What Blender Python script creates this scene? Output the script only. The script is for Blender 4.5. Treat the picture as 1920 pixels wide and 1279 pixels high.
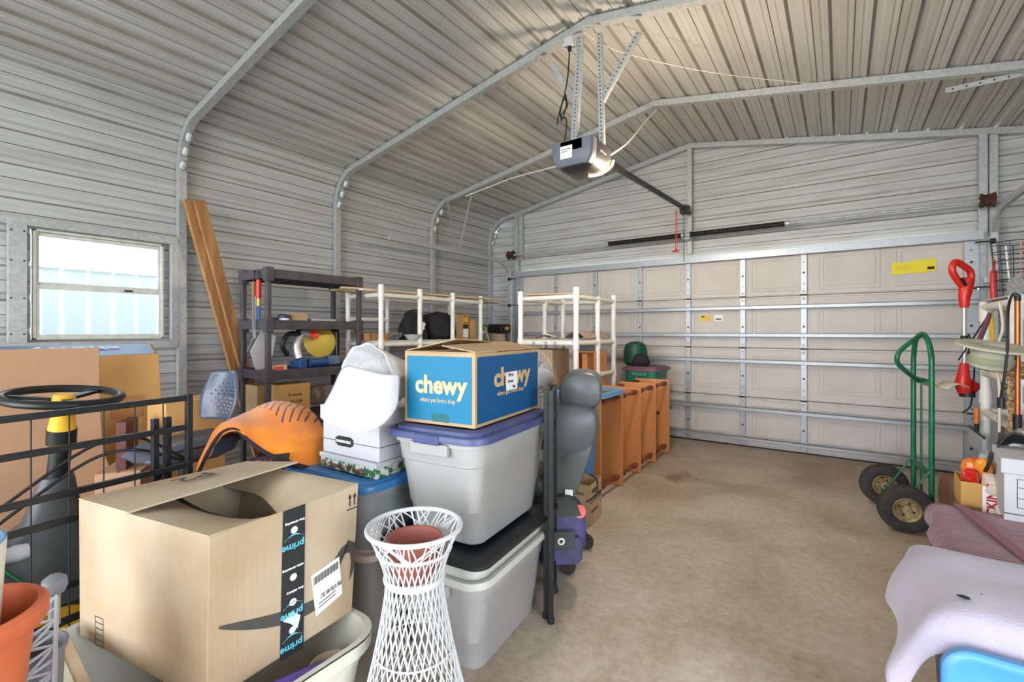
import bpy, bmesh, math, random
from math import sin, cos, pi, radians, sqrt, hypot, atan2
from mathutils import Vector, Matrix
random.seed(7)
C = bpy.context.scene
for o in list(bpy.data.objects): bpy.data.objects.remove(o)

# ---------------------------------------------------------------- camera
cam = bpy.data.cameras.new('camera'); camo = bpy.data.objects.new('camera', cam); C.collection.objects.link(camo)
camo.location = (0, 0, 1.28); camo.rotation_euler = (radians(90), 0, radians(35.22))
cam.sensor_fit = 'HORIZONTAL'; cam.sensor_width = 36.0; cam.lens = 872 / 1920 * 36.0
cam.shift_y = -(639.5 - 621) / 1920.0; cam.clip_start = .02
C.camera = camo
# ---------------------------------------------------------------- world, daylight, exposure
w = bpy.data.worlds.new('World'); C.world = w; w.use_nodes = True
nt = w.node_tree; bg = nt.nodes['Background']
tc = nt.nodes.new('ShaderNodeTexCoord'); sx = nt.nodes.new('ShaderNodeSeparateXYZ'); cr = nt.nodes.new('ShaderNodeValToRGB')
nt.links.new(tc.outputs['Generated'], sx.inputs[0]); nt.links.new(sx.outputs['Z'], cr.inputs[0])
cr.color_ramp.elements[0].position = 0.0; cr.color_ramp.elements[0].color = (.92, .95, 1, 1)
cr.color_ramp.elements[1].position = 0.7; cr.color_ramp.elements[1].color = (.72, .83, 1, 1)
nt.links.new(cr.outputs[0], bg.inputs[0]); bg.inputs[1].default_value = 5.0
C.view_settings.view_transform = 'Standard'; C.view_settings.look = 'None'
C.view_settings.exposure = 0.6; C.view_settings.gamma = 1.0; C.view_settings.use_curve_mapping = False

def area_light(name, loc, rot, sx_, sy_, power, col, portal=False):
    l = bpy.data.lights.new(name, 'AREA'); l.shape = 'RECTANGLE'; l.size = sx_; l.size_y = sy_
    l.energy = power; l.color = col
    if portal: l.cycles.is_portal = True
    o = bpy.data.objects.new(name, l); C.collection.objects.link(o); o.location = loc; o.rotation_euler = rot
    return o
# daylight through the open rear end of the carport, behind the photographer
area_light('rear_opening_daylight', (-1.47, -4.5, 1.6), (radians(90), 0, 0), 5.6, 2.9, 160, (.93, .97, 1.0))
# added fill lamp outside an invented opening in the unseen right wall
area_light('side_fill_light', (1.72, .2, 1.15), (0, radians(90), 0), 2.0, 1.5, 22, (.95, .98, 1.0))

# ---------------------------------------------------------------- materials
def lin(c):
    return tuple(((x / 255) / 12.92 if x / 255 <= .04045 else ((x / 255 + .055) / 1.055) ** 2.4) for x in c)
MATS = {}
def mat(name, rgb, rough=.6, metal=0., rgb2=None, scale=8., stretch=(1, 1, 1), bump=0., bscale=60., bstretch=(1, 1, 1),
        trans=0., alpha=1., emit=0., detail=5., lo=.35, hi=.65, spec=None, wave=None, sheen=0., coat=0.):
    if name in MATS: return MATS[name]
    m = bpy.data.materials.new(name); m.use_nodes = True; n = m.node_tree; b = n.nodes['Principled BSDF']
    c = lin(rgb)
    b.inputs['Base Color'].default_value = (*c, 1); b.inputs['Roughness'].default_value = rough; b.inputs['Metallic'].default_value = metal
    if spec is not None: b.inputs['Specular IOR Level'].default_value = spec
    if trans: b.inputs['Transmission Weight'].default_value = trans
    if alpha < 1: b.inputs['Alpha'].default_value = alpha
    if coat: b.inputs['Coat Weight'].default_value = coat
    if sheen: b.inputs['Sheen Weight'].default_value = sheen
    if emit: b.inputs['Emission Color'].default_value = (*c, 1); b.inputs['Emission Strength'].default_value = emit
    tcn = n.nodes.new('ShaderNodeTexCoord')
    def noise(sc, st, det=5.):
        mp = n.nodes.new('ShaderNodeMapping'); mp.inputs['Scale'].default_value = st
        n.links.new(tcn.outputs['Object'], mp.inputs[0])
        t = n.nodes.new('ShaderNodeTexNoise'); t.inputs['Scale'].default_value = sc; t.inputs['Detail'].default_value = det
        n.links.new(mp.outputs[0], t.inputs[0]); return t
    if rgb2 is not None:
        t = noise(scale, stretch, detail); r = n.nodes.new('ShaderNodeValToRGB')
        r.color_ramp.elements[0].position = lo; r.color_ramp.elements[1].position = hi
        r.color_ramp.elements[0].color = (*c, 1); r.color_ramp.elements[1].color = (*lin(rgb2), 1)
        n.links.new(t.outputs['Fac'], r.inputs[0]); n.links.new(r.outputs[0], b.inputs['Base Color'])
    if bump:
        t = noise(bscale, bstretch, 3.); bp = n.nodes.new('ShaderNodeBump'); bp.inputs['Strength'].default_value = bump; bp.inputs['Distance'].default_value = .01
        n.links.new(t.outputs['Fac'], bp.inputs['Height']); n.links.new(bp.outputs[0], b.inputs['Normal'])
    MATS[name] = m; return m

SHEET = mat('ribbed sheet metal', (186, 187, 188), .5, .0, (168, 167, 164), 3.0, (.6, .35, 5), bump=.05, bscale=9, lo=.42, hi=.72)
SHEETR = mat('roof sheet metal', (186, 186, 186), .5, .0, (168, 165, 162), 2.2, (3.5, .3, 2), bump=.05, bscale=9, lo=.42, hi=.75)
GALV = mat('galvanised steel', (184, 186, 188), .45, .3, (166, 169, 172), 40, detail=4, bump=.04)
GALV2 = mat('bright galvanised strut', (176, 180, 186), .38, .35, (158, 163, 170), 22, (1, 1, 6), detail=4)
DOORP = mat('door panel skin', (206, 199, 194), .6, 0, (196, 188, 183), 3, bump=.03)
DARKST = mat('dark steel', (62, 60, 60), .45, .6, (40, 36, 34), 30)
RUSTY = mat('rusty iron', (96, 58, 48), .8, .2, (50, 36, 32), 30)
BLACKP = mat('black powder coat', (34, 38, 40), .38, .2, (26, 28, 30), 30)
BLACK = mat('black plastic', (24, 24, 26), .5)
CHAR = mat('charcoal plastic', (78, 74, 80), .55, 0, (64, 60, 66), 12, bump=.1, bscale=90)
PVC = mat('white pvc pipe', (236, 235, 232), .4, 0, (222, 220, 214), 7)
CARD = mat('cardboard', (186, 158, 122), .85, 0, (174, 144, 108), 5, bump=.12, bscale=120, bstretch=(1, 1, .05))
CARDL = mat('pale cardboard', (190, 173, 148), .85, 0, (172, 146, 114), 2.6, bump=.12, bscale=120, bstretch=(1, 1, .03))
CARDO = mat('orange cardboard', (206, 160, 100), .85, 0, (196, 150, 92), 5, bump=.1, bscale=120)
CARDD = mat('brown cardboard panel', (190, 152, 120), .85, 0, (184, 144, 112), 3, bump=.06, bscale=90)
CARDIN = mat('inner cardboard', (186, 160, 126), .9)
WHITE = mat('white paper board', (190, 191, 197), .7)
PAPER = mat('paper label', (236, 236, 238), .6)
INK = mat('black ink', (34, 34, 36), .7)
INKG = mat('grey ink', (72, 70, 66), .8)
FOAM = mat('white foam sheet', (196, 197, 200), .7, bump=.15, bscale=25)
TGREY = mat('grey tote plastic', (166, 165, 164), .42, 0, (158, 157, 156), 4)
TGREY2 = mat('warm grey tote plastic', (150, 143, 136), .5)
TLID = mat('navy lid plastic', (62, 72, 118), .42, 0, (76, 80, 124), 9)
TBLACK = mat('black lid plastic', (30, 32, 34), .4)
TCREAM = mat('cream plastic', (222, 221, 208), .42, 0, (210, 208, 190), 7)
TWHITE = mat('off white lid plastic', (188, 188, 180), .42)
TBLUE = mat('blue lid plastic', (52, 118, 178), .35)
TBEIGE = mat('beige lid plastic', (196, 176, 162), .5)
SKYB = mat('sky blue plastic', (66, 136, 196), .38)
NAVY = mat('navy plastic', (52, 62, 104), .4)
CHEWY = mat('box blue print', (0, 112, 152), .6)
CHEWYD = mat('box blue print darker', (0, 80, 134), .6)  # side face of the carton gets a darker blue than the front
CREAMINK = mat('cream print', (206, 182, 142), .7)
TERRA = mat('terracotta plastic', (216, 118, 78), .55, 0, (196, 92, 54), 4, bump=.08)
REDBR = mat('red brown plastic', (158, 92, 80), .6)
WICKER = mat('white coated wicker', (204, 205, 206), .5)
ORANGE = mat('orange fleece', (246, 146, 38), .95, 0, (238, 130, 26), 10, bump=.35, bscale=160, sheen=.4)
STRIPE = mat('dark red stripe', (92, 30, 24), .95)
DFAB = mat('dark fleece', (46, 36, 40), .95, bump=.3, bscale=160)
SEATG = mat('grey vinyl', (96, 101, 104), .38, 0, (86, 91, 94), 5, bump=.04)
SEATB = mat('blue grey scooter plastic', (78, 88, 106), .35)
PURP = mat('purple nylon', (84, 80, 132), .75, 0, (60, 62, 84), 8, bump=.2)
DGREEN = mat('dark grey nylon', (64, 68, 66), .8, bump=.2)
WOOD = mat('orange stained wood', (214, 146, 90), .42, 0, (188, 120, 68), 5, (1, 1, .12), detail=8, lo=.3, hi=.7)
WOODD = mat('red brown dowel wood', (112, 46, 26), .35)
LUMBER = mat('treated lumber', (184, 136, 86), .75, 0, (146, 102, 60), 9, (3, 3, .12), detail=8, lo=.3, hi=.7)
TRIMW = mat('pale wood', (208, 184, 146), .7, 0, (190, 160, 120), 8, (4, .3, 4))
TOWEL = mat('lavender towel', (172, 165, 178), .98, 0, (158, 151, 168), 5, bump=.3, bscale=190, sheen=.3)
TOWELP = mat('plum towel', (140, 84, 104), .98, 0, (108, 58, 80), 9, (1.4, 7, 1), bump=.9, bscale=55, bstretch=(1, 3.5, 1), sheen=.5, lo=.4, hi=.6)
HTG = mat('green enamel', (22, 108, 74), .32, 0, (16, 92, 62), 14)
TYRE = mat('tyre rubber', (58, 54, 52), .85, 0, (44, 40, 38), 30, bump=.3)
RIM = mat('tan steel rim', (182, 160, 118), .5, .1, (120, 96, 66), 20)
YEL = mat('yellow plastic', (226, 178, 40), .45)
YELB = mat('bright yellow sticker', (232, 214, 40), .6)
RED = mat('red plastic', (204, 34, 26), .35)
REDD = mat('deep red plastic', (176, 24, 28), .45)
SILV = mat('silver tube', (198, 200, 202), .3, .6)
BLUEM = mat('saw blue', (44, 84, 140), .4)
BLUEC = mat('grey blue plastic', (100, 132, 160), .45)
BRASS = mat('yellow disc', (190, 168, 70), .4, .3)
GREENF = mat('green fabric', (30, 128, 88), .9, bump=.2)
GREENP = mat('green plastic', (34, 118, 92), .5)
DGREENP = mat('dark green plastic', (18, 74, 58), .5)
BLACKF = mat('black fabric', (40, 38, 44), .9, 0, (28, 26, 30), 12, bump=.5, bscale=14)
MAUVE = mat('mauve plastic', (110, 70, 88), .5)
PURPLE = mat('purple plastic', (104, 78, 168), .4)
BEIGE = mat('beige plastic', (196, 178, 152), .5)
GREYP = mat('grey plastic', (118, 122, 128), .5)
LGREYP = mat('light grey plastic', (178, 180, 184), .5)
HATM = mat('khaki hat cloth', (172, 172, 154), .95, bump=.3, bscale=40)
COPPER = mat('copper tube', (176, 104, 60), .3, .7)
ROPE = mat('rope', (206, 178, 130), .9, 0, (120, 74, 44), 60)
CREAMF = mat('cream cord', (214, 206, 190), .9)
KRAFT = mat('kraft paper', (198, 152, 86), .8, bump=.1, bscale=20)
CLEARP = mat('cloudy clear plastic', (190, 196, 200), .35, 0, (170, 176, 182), 5, alpha=.55)
BUBB = mat('bubble wrap', (214, 214, 212), .3, bump=.6, bscale=70, alpha=.85)
PATTERN = mat('green red print', (60, 110, 66), .6, 0, (208, 210, 206), 42, lo=.47, hi=.53)
PRINTG = mat('green print fabric', (70, 150, 140), .7, 0, (190, 170, 160), 8, lo=.45, hi=.55)
GLOW = mat('opener lamp lens', (255, 214, 160), .5, emit=9)
SKYTAPE = mat('cyan ink', (90, 196, 222), .6)

# ---------------------------------------------------------------- mesh builder
class MB:
    def __init__(s): s.v = []; s.f = []; s.m = []; s.mats = []
    def mi(s, m):
        if m not in s.mats: s.mats.append(m)
        return s.mats.index(m)
    def add(s, v, f, m):
        o = len(s.v); s.v += [tuple(p) for p in v]; k = s.mi(m)
        for q in f: s.f.append(tuple(i + o for i in q)); s.m.append(k)
        return s
    def box(s, c, d, m, rz=0., rot=None):
        R = rot if rot is not None else Matrix.Rotation(rz, 3, 'Z'); c = Vector(c)
        v = [c + R @ Vector((x * d[0] / 2, y * d[1] / 2, z * d[2] / 2)) for x in (-1, 1) for y in (-1, 1) for z in (-1, 1)]
        return s.add(v, [(0, 1, 3, 2), (4, 6, 7, 5), (0, 4, 5, 1), (2, 3, 7, 6), (0, 2, 6, 4), (1, 5, 7, 3)], m)
    def b2(s, a, b, m):
        return s.box([(a[i] + b[i]) / 2 for i in range(3)], [abs(a[i] - b[i]) for i in range(3)], m)
    def bar(s, p, q, wd, th, m, up=(0, 0, 1)):
        p = Vector(p); q = Vector(q); d = (q - p).normalized(); up = Vector(up)
        if abs(d.dot(up)) > .98: up = Vector((1, 0, 0))
        x = d.cross(up).normalized(); z = x.cross(d); R = Matrix((x, d, z)).transposed()
        return s.box((p + q) / 2, (wd, (q - p).length, th), m, rot=R)
    def poly8(s, bot, top, m):
        return s.add(list(bot) + list(top), [(3, 2, 1, 0), (4, 5, 6, 7), (0, 1, 5, 4), (1, 2, 6, 5), (2, 3, 7, 6), (3, 0, 4, 7)], m)
    def tube(s, pts, r, m, n=8, closed=False, caps=True, sq=False):
        P = [Vector(p) for p in pts]; N = len(P); rr = r if isinstance(r, (list, tuple)) else [r] * N
        T = []
        for i in range(N):
            a = P[i - 1] if (i or closed) else P[i]; b = P[(i + 1) % N] if (i < N - 1 or closed) else P[i]
            d = (b - a); T.append(d.normalized() if d.length > 1e-9 else Vector((0, 0, 1)))
        u = Vector((0, 0, 1))
        if abs(T[0].dot(u)) > .9: u = Vector((1, 0, 0))
        u = (u - T[0] * u.dot(T[0])).normalized(); V = []; F = []
        for i in range(N):
            u = (u - T[i] * u.dot(T[i]))
            u = u.normalized() if u.length > 1e-6 else Vector((0, 1, 0)); w_ = T[i].cross(u)
            for k in range(n):
                a = 2 * pi * (k + (.5 if sq else 0)) / n; V.append(P[i] + (u * cos(a) + w_ * sin(a)) * rr[i] * (1.4142 if sq else 1))
        for i in range(N if closed else N - 1):
            j = (i + 1) % N
            for k in range(n):
                l = (k + 1) % n; F.append((i * n + k, i * n + l, j * n + l, j * n + k))
        if caps and not closed:
            F.append(tuple(range(n - 1, -1, -1))); F.append(tuple((N - 1) * n + k for k in range(n)))
        return s.add(V, F, m)
    def cyl(s, p, q, r, m, n=16, r2=None): return s.tube([p, q], [r, r if r2 is None else r2], m, n)
    def lathe(s, prof, m, c=(0, 0, 0), n=32, R=None, sxy=(1, 1), cap=False):
        V = []; F = []; c = Vector(c); L = len(prof)
        for r, z in prof:
            for k in range(n):
                a = 2 * pi * k / n; p = Vector((r * cos(a) * sxy[0], r * sin(a) * sxy[1], z))
                V.append(c + (R @ p if R is not None else p))
        for i in range(L - 1):
            for k in range(n):
                l = (k + 1) % n; F.append((i * n + k, i * n + l, (i + 1) * n + l, (i + 1) * n + k))
        if cap: F.append(tuple(range(n - 1, -1, -1))); F.append(tuple((L - 1) * n + k for k in range(n)))
        return s.add(V, F, m)
    def loft(s, rings, m, cap0=False, cap1=False):
        n = len(rings[0]); V = [p for r in rings for p in r]; F = []
        for i in range(len(rings) - 1):
            for k in range(n):
                l = (k + 1) % n; F.append((i * n + k, i * n + l, (i + 1) * n + l, (i + 1) * n + k))
        if cap0: F.append(tuple(range(n - 1, -1, -1)))
        if cap1: F.append(tuple((len(rings) - 1) * n + k for k in range(n)))
        return s.add(V, F, m)
    def grid(s, rows, m):
        a = len(rows); b = len(rows[0]); V = [p for r in rows for p in r]; F = []
        for i in range(a - 1):
            for j in range(b - 1): F.append((i * b + j, i * b + j + 1, (i + 1) * b + j + 1, (i + 1) * b + j))
        return s.add(V, F, m)
    def prism(s, pts, m, O, X, Y, th):
        O = Vector(O); X = Vector(X); Y = Vector(Y); Z = X.cross(Y).normalized(); n = len(pts)
        a = [O + X * p[0] + Y * p[1] for p in pts]; b = [q + Z * th for q in a]
        return s.add(a + b, [tuple(range(n - 1, -1, -1)), tuple(range(n, 2 * n))] + [(k, (k + 1) % n, n + (k + 1) % n, n + k) for k in range(n)], m)
    def text(s, txt, size, m, O, X, Y, th=.0006, sx_=1., bold=0.):
        cu = bpy.data.curves.new('t', 'FONT'); cu.body = txt; cu.size = size; cu.extrude = th; cu.offset = bold; cu.resolution_u = 3
        ob = bpy.data.objects.new('t', cu); C.collection.objects.link(ob)
        dg = bpy.context.evaluated_depsgraph_get(); me = bpy.data.meshes.new_from_object(ob.evaluated_get(dg))
        O = Vector(O); X = Vector(X).normalized(); Y = Vector(Y).normalized(); Z = X.cross(Y)
        s.add([O + X * v.co.x * sx_ + Y * v.co.y + Z * (v.co.z + th) for v in me.vertices], [tuple(p.vertices) for p in me.polygons], m)
        bpy.data.objects.remove(ob); bpy.data.curves.remove(cu); bpy.data.meshes.remove(me); return s
    def build(s, name, parent=None, smooth=False, bevel=0., sub=0, solid=0., seg=2, angle=35):
        me = bpy.data.meshes.new(name); me.from_pydata(s.v, [], s.f)
        for m in s.mats: me.materials.append(m)
        me.polygons.foreach_set('material_index', s.m); me.update()
        o = bpy.data.objects.new(name, me); C.collection.objects.link(o)
        bm = bmesh.new(); bm.from_mesh(me); bmesh.ops.recalc_face_normals(bm, faces=bm.faces); bm.to_mesh(me); bm.free()
        if smooth:
            for p in me.polygons: p.use_smooth = True
            if not sub: me.set_sharp_from_angle(angle=radians(angle))
        if sub:
            d = o.modifiers.new('sub', 'SUBSURF'); d.levels = sub; d.render_levels = sub
        if solid:
            d = o.modifiers.new('solid', 'SOLIDIFY'); d.thickness = solid; d.offset = 0
        if bevel:
            d = o.modifiers.new('bevel', 'BEVEL'); d.width = bevel; d.segments = seg; d.limit_method = 'ANGLE'; d.angle_limit = radians(40)
        if parent is not None: o.parent = parent
        return o
def rr(wd, dp, r, z, n=5, cx=0., cy=0.):
    P = []; r = min(r, wd / 2 - 1e-4, dp / 2 - 1e-4)
    for qx, qy, a0 in ((1, 1, 0), (-1, 1, 90), (-1, -1, 180), (1, -1, 270)):
        for k in range(n + 1):
            a = radians(a0 + 90 * k / n); P.append((cx + qx * (wd / 2 - r) + r * cos(a), cy + qy * (dp / 2 - r) + r * sin(a), z))
    return P
def tag(o, label, cat, group=None):
    o['label'] = label; o['category'] = cat
    if group: o['group'] = group
    return o
def thing(name, label, cat, loc=(0, 0, 0), rz=0., group=None):
    o = bpy.data.objects.new(name, None); C.collection.objects.link(o); o.empty_display_size = .05
    o.location = loc; o.rotation_euler = (0, 0, rz); return tag(o, label, cat, group)
def struct(o): o['kind'] = 'structure'; return o
def localize(o):
    me = o.data; n = len(me.vertices); c = Vector((0, 0, 0))
    for v in me.vertices: c += v.co
    c /= n; c.z = min(v.co.z for v in me.vertices)
    me.transform(Matrix.Translation(-c)); o.location = c; return o
def smooth_path(pts, k=4):
    P = [Vector(p) for p in pts]; out = []
    for i in range(len(P) - 1):
        a = P[max(i - 1, 0)]; b = P[i]; c = P[i + 1]; d = P[min(i + 2, len(P) - 1)]
        for j in range(k):
            t = j / k; out.append(.5 * ((2 * b) + (c - a) * t + (2 * a - 5 * b + 4 * c - d) * t * t + (3 * b - a - 3 * c + d) * t ** 3))
    return out + [P[-1]]

# ================================================================ SETTING: carport shell
XL, XR, XC, ZE, ZRG = -4.53, 1.59, -1.47, 2.66, 3.53
YB, YR = 5.86, -4.4
def bow(inset=0.):
    P = [(XL + inset, 0.), (XL + inset, ZE - .02)]
    for k in range(1, 6):
        t = k / 5; a = (1 - t) ** 2; b = 2 * t * (1 - t); c_ = t * t
        P.append((a * (XL + inset) + b * (XL + inset + .02) + c_ * (XL + .27 + inset * .3), a * (ZE - .02) + b * (ZE + .27 - inset * .6) + c_ * (ZE + .37 - inset * .95)))
    P.append((XC, ZRG - inset * 1.02))
    return P + [(2 * XC - x, z) for x, z in reversed(P[:-1])]
def sampler(P):
    S = [0.]
    for a, b in zip(P, P[1:]): S.append(S[-1] + hypot(b[0] - a[0], b[1] - a[1]))
    def f(s):
        s = min(max(s, 0), S[-1])
        for i in range(len(P) - 1):
            if s <= S[i + 1] + 1e-9:
                t = (s - S[i]) / max(S[i + 1] - S[i], 1e-9); a = P[i]; b = P[i + 1]
                d = (b[0] - a[0], b[1] - a[1]); L = hypot(*d); return a[0] + d[0] * t, a[1] + d[1] * t, -d[1] / L, d[0] / L
    return f, S
BOW = bow(); BF, BS = sampler(BOW); HALF = BS[BOW.index(BOW[7])]
RIBP = .2286
def rib_profile(s0, s1, ph=0., extra=()):
    out = []; k = math.floor((s0 - ph) / RIBP) - 1
    while ph + k * RIBP < s1 + RIBP:
        b = ph + k * RIBP
        for s, d in ((.0, 0), (.078, 0), (.094, .019), (.124, .019), (.140, 0), (.178, 0), (.184, .0045), (.194, .0045), (.200, 0), (.214, 0), (.2145, -.003), (.2195, -.003), (.220, 0), (.030, 0), (.036, .0045), (.046, .0045), (.052, 0)):
            if s0 - 1e-6 <= b + s <= s1 + 1e-6: out.append((b + s, d))
        k += 1
    for e in (s0, s1) + tuple(extra): out.append((e, None))
    out.sort(key=lambda q: q[0]); res = []
    for i, (s, d) in enumerate(out):
        if d is None:
            a = next((q for q in reversed(out[:i]) if q[1] is not None), None); b = next((q for q in out[i + 1:] if q[1] is not None), None)
            if a and b and b[0] > a[0]: d = a[1] + (b[1] - a[1]) * (s - a[0]) / (b[0] - a[0])
            else: d = 0
        if not res or s - res[-1][0] > 1e-4: res.append((s, d))
    return res
WEB = mat('shaded rib web', (152, 149, 145), .8, 0, (128, 122, 116), 6, (1, .4, 1))  # one side of each rib coloured darker, its shade painted in
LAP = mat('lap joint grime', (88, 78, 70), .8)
def sheet(name, s0, s1, ys, m, hole=None, ph=0., extra=()):
    prof = rib_profile(s0, s1, ph, extra); V = []; F = []
    for s, d in prof:
        x, z, nx, nz = BF(s)
        for y in ys: V.append((x + nx * d, y, z + nz * d))
    n = len(ys); lap = []; web = []
    for i in range(len(prof) - 1):
        for j in range(n - 1):
            zm = (V[i * n][2] + V[(i + 1) * n][2]) / 2; ym = (ys[j] + ys[j + 1]) / 2
            if hole and hole[0] < ym < hole[1] and hole[2] < zm < hole[3]: continue
            d0, d1 = prof[i][1], prof[i + 1][1]
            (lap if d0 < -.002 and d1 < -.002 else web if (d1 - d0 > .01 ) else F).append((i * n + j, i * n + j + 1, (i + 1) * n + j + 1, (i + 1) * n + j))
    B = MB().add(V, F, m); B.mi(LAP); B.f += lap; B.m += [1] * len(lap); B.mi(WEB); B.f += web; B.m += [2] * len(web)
    return struct(B.build(name, smooth=True, angle=20))
WY0, WY1, WZ0, WZ1 = .70, 1.46, 1.22, 1.98
S_E = BS[6]; TOT = BS[-1]
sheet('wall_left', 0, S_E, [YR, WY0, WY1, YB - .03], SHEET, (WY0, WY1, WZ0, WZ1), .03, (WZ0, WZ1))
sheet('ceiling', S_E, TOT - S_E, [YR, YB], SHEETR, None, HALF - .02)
sheet('wall_right', TOT - S_E, TOT, [YR, -.6, 1.0, YB - .03], SHEET, (-.6, 1.0, 0, 2.15), .05, (TOT - 2.15,))  # opening is invented, cut out of view to let side fill in

# gable end wall over and beside the door (ribs run across)
DX0, DX1, DZ = -3.93, .985, 2.16
gm = MB(); prof = rib_profile(0, 3.56, .0, (DZ,)); prof = [(z, d) for z, d in prof]
def gx(z):
    if z <= ZE: return XL + .005
    if z < ZE + .37: return XL + .005 + .27 * ((z - ZE) / .37) ** 1.6
    return XL + .27 + (XC - XL - .27) * (z - ZE - .37) / (ZRG - ZE - .37)
for (z0, d0), (z1, d1) in zip(prof, prof[1:]):
    if z0 >= ZRG: break
    z1 = min(z1, ZRG); a = gx(z0); b = gx(z1); zm = (z0 + z1) / 2
    segs = [(a, b, 2 * XC - a, 2 * XC - b)] if zm > DZ else [(a, b, DX0, DX0), (DX1, DX1, 2 * XC - a, 2 * XC - b)]
    for p, q, r_, s_ in segs:
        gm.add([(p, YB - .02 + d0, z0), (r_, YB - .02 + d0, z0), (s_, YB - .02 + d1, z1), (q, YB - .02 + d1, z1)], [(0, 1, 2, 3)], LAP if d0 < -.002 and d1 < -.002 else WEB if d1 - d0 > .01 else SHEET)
struct(gm.build('wall_back', smooth=False))

# concrete slab
FLOOR = bpy.data.materials.new('concrete slab'); FLOOR.use_nodes = True
n = FLOOR.node_tree; b = n.nodes['Principled BSDF']; tcn = n.nodes.new('ShaderNodeTexCoord')
def tn(sc, det=6., rg=.6, dist=0.):
    t = n.nodes.new('ShaderNodeTexNoise'); t.inputs['Scale'].default_value = sc; t.inputs['Detail'].default_value = det
    t.inputs['Roughness'].default_value = rg; t.inputs['Distortion'].default_value = dist; n.links.new(tcn.outputs['Object'], t.inputs[0]); return t
def ramp(src, p0, c0, p1, c1):
    r = n.nodes.new('ShaderNodeValToRGB'); r.color_ramp.elements[0].position = p0; r.color_ramp.elements[1].position = p1
    r.color_ramp.elements[0].color = (*lin(c0), 1); r.color_ramp.elements[1].color = (*lin(c1), 1); n.links.new(src, r.inputs[0]); return r
def mix(f, a, b_, mode='MIX', fac=None):
    m_ = n.nodes.new('ShaderNodeMix'); m_.data_type = 'RGBA'; m_.blend_type = mode
    if fac is not None: m_.inputs[0].default_value = fac
    else: n.links.new(f, m_.inputs[0])
    n.links.new(a, m_.inputs[6]); n.links.new(b_, m_.inputs[7]); return m_.outputs[2]
base = ramp(tn(1.1, 8, .65, .4).outputs['Fac'], .34, (170, 152, 132), .64, (212, 202, 188))
fine = ramp(tn(26, 8, .7).outputs['Fac'], .3, (215, 212, 206), .7, (255, 255, 255))
spots = ramp(tn(5.5, 10, .8, 1.2).outputs['Fac'], .27, (128, 108, 88), .33, (255, 255, 255))
col = mix(None, mix(None, base.outputs[0], fine.outputs[0], 'MULTIPLY', 1.), spots.outputs[0], 'MULTIPLY', .7)
# rust stain left on the slab beside the wooden panels
mp = n.nodes.new('ShaderNodeMapping'); mp.inputs['Location'].default_value = (1.16, -4.18, 0); mp.inputs['Rotation'].default_value = (0, 0, 0)
mp.vector_type = 'POINT'; n.links.new(tcn.outputs['Object'], mp.inputs[0])
vl = n.nodes.new('ShaderNodeVectorMath'); vl.operation = 'MULTIPLY'; vl.inputs[1].default_value = (4.6, 2.2, 0); n.links.new(mp.outputs[0], vl.inputs[0])
ln = n.nodes.new('ShaderNodeVectorMath'); ln.operation = 'LENGTH'; n.links.new(vl.outputs[0], ln.inputs[0])
ad = n.nodes.new('ShaderNodeMath'); ad.operation = 'ADD'; n.links.new(ln.outputs['Value'], ad.inputs[0]); n.links.new(tn(6, 4).outputs['Fac'], ad.inputs[1])
st = ramp(ad.outputs[0], .5, (150, 92, 62), 1.25, (255, 255, 255))
col = mix(None, col, st.outputs[0], 'MULTIPLY', .75)
n.links.new(col, b.inputs['Base Color']); b.inputs['Roughness'].default_value = .62
rg = n.nodes.new('ShaderNodeMapRange'); rg.inputs[3].default_value = .45; rg.inputs[4].default_value = .8; n.links.new(tn(2.2, 5).outputs['Fac'], rg.inputs[0]); n.links.new(rg.outputs[0], b.inputs['Roughness'])
bp = n.nodes.new('ShaderNodeBump'); bp.inputs['Strength'].default_value = .25; bp.inputs['Distance'].default_value = .006
n.links.new(tn(45, 8, .7).outputs['Fac'], bp.inputs['Height']); n.links.new(bp.outputs[0], b.inputs['Normal'])
struct(MB().b2((XL - .1, YR - .3, -.12), (XR + .1, YB + .12, 0), FLOOR).build('floor'))
# lawn and white fence outside the window
GRASS = mat('lawn', (110, 128, 70), .95, 0, (90, 110, 56), 12, bump=.4)
struct(MB().b2((-30, -30, -.2), (30, 30, -.125), GRASS).build('ground'))
FENCE = mat('white vinyl fence', (188, 193, 190), .5)
fm = MB()
for k in range(34): fm.b2((-6.35, -3.2 + k * .2, -.12), (-6.32, -3.2 + k * .2 + .192, 2.3), FENCE)
fm.b2((-6.36, -3.2, 1.9), (-6.30, 3.6, 2.0), PVC)
tag(fm.build('privacy_fence', bevel=.004), 'white vinyl privacy fence seen through the window', 'fence')

# ---- bows (square tube rafters and legs)
def bow_tube(y, i, d=.058):
    P = bow(.036); V = MB(); pts = [(x, y, z) for x, z in P]
    V.tube(pts, .0285, GALV, n=4, sq=True)
    for sgn in (1, -1):                                   # crimped inner corner of the bend
        for q, (dx, dz) in enumerate(((.052, -.005), (.105, .1), (.17, .2))):
            x = (XL + dx + .03) if sgn > 0 else 2 * XC - (XL + dx + .03)
            V.lathe([(0, -.05), (.026, -.03), (.03, 0), (.024, .03), (0, .05)], GALV, (x, y, ZE + dz), 10, Matrix.Rotation(radians(28 * sgn), 3, 'Y'))
    return struct(V.build('trim_%d' % i, smooth=True, angle=30))
for i, y in enumerate((-4.3, -2.8, -1.35, .11, 1.58, 3.05, 4.51, 5.775)): bow_tube(y, i + 1)
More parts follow.
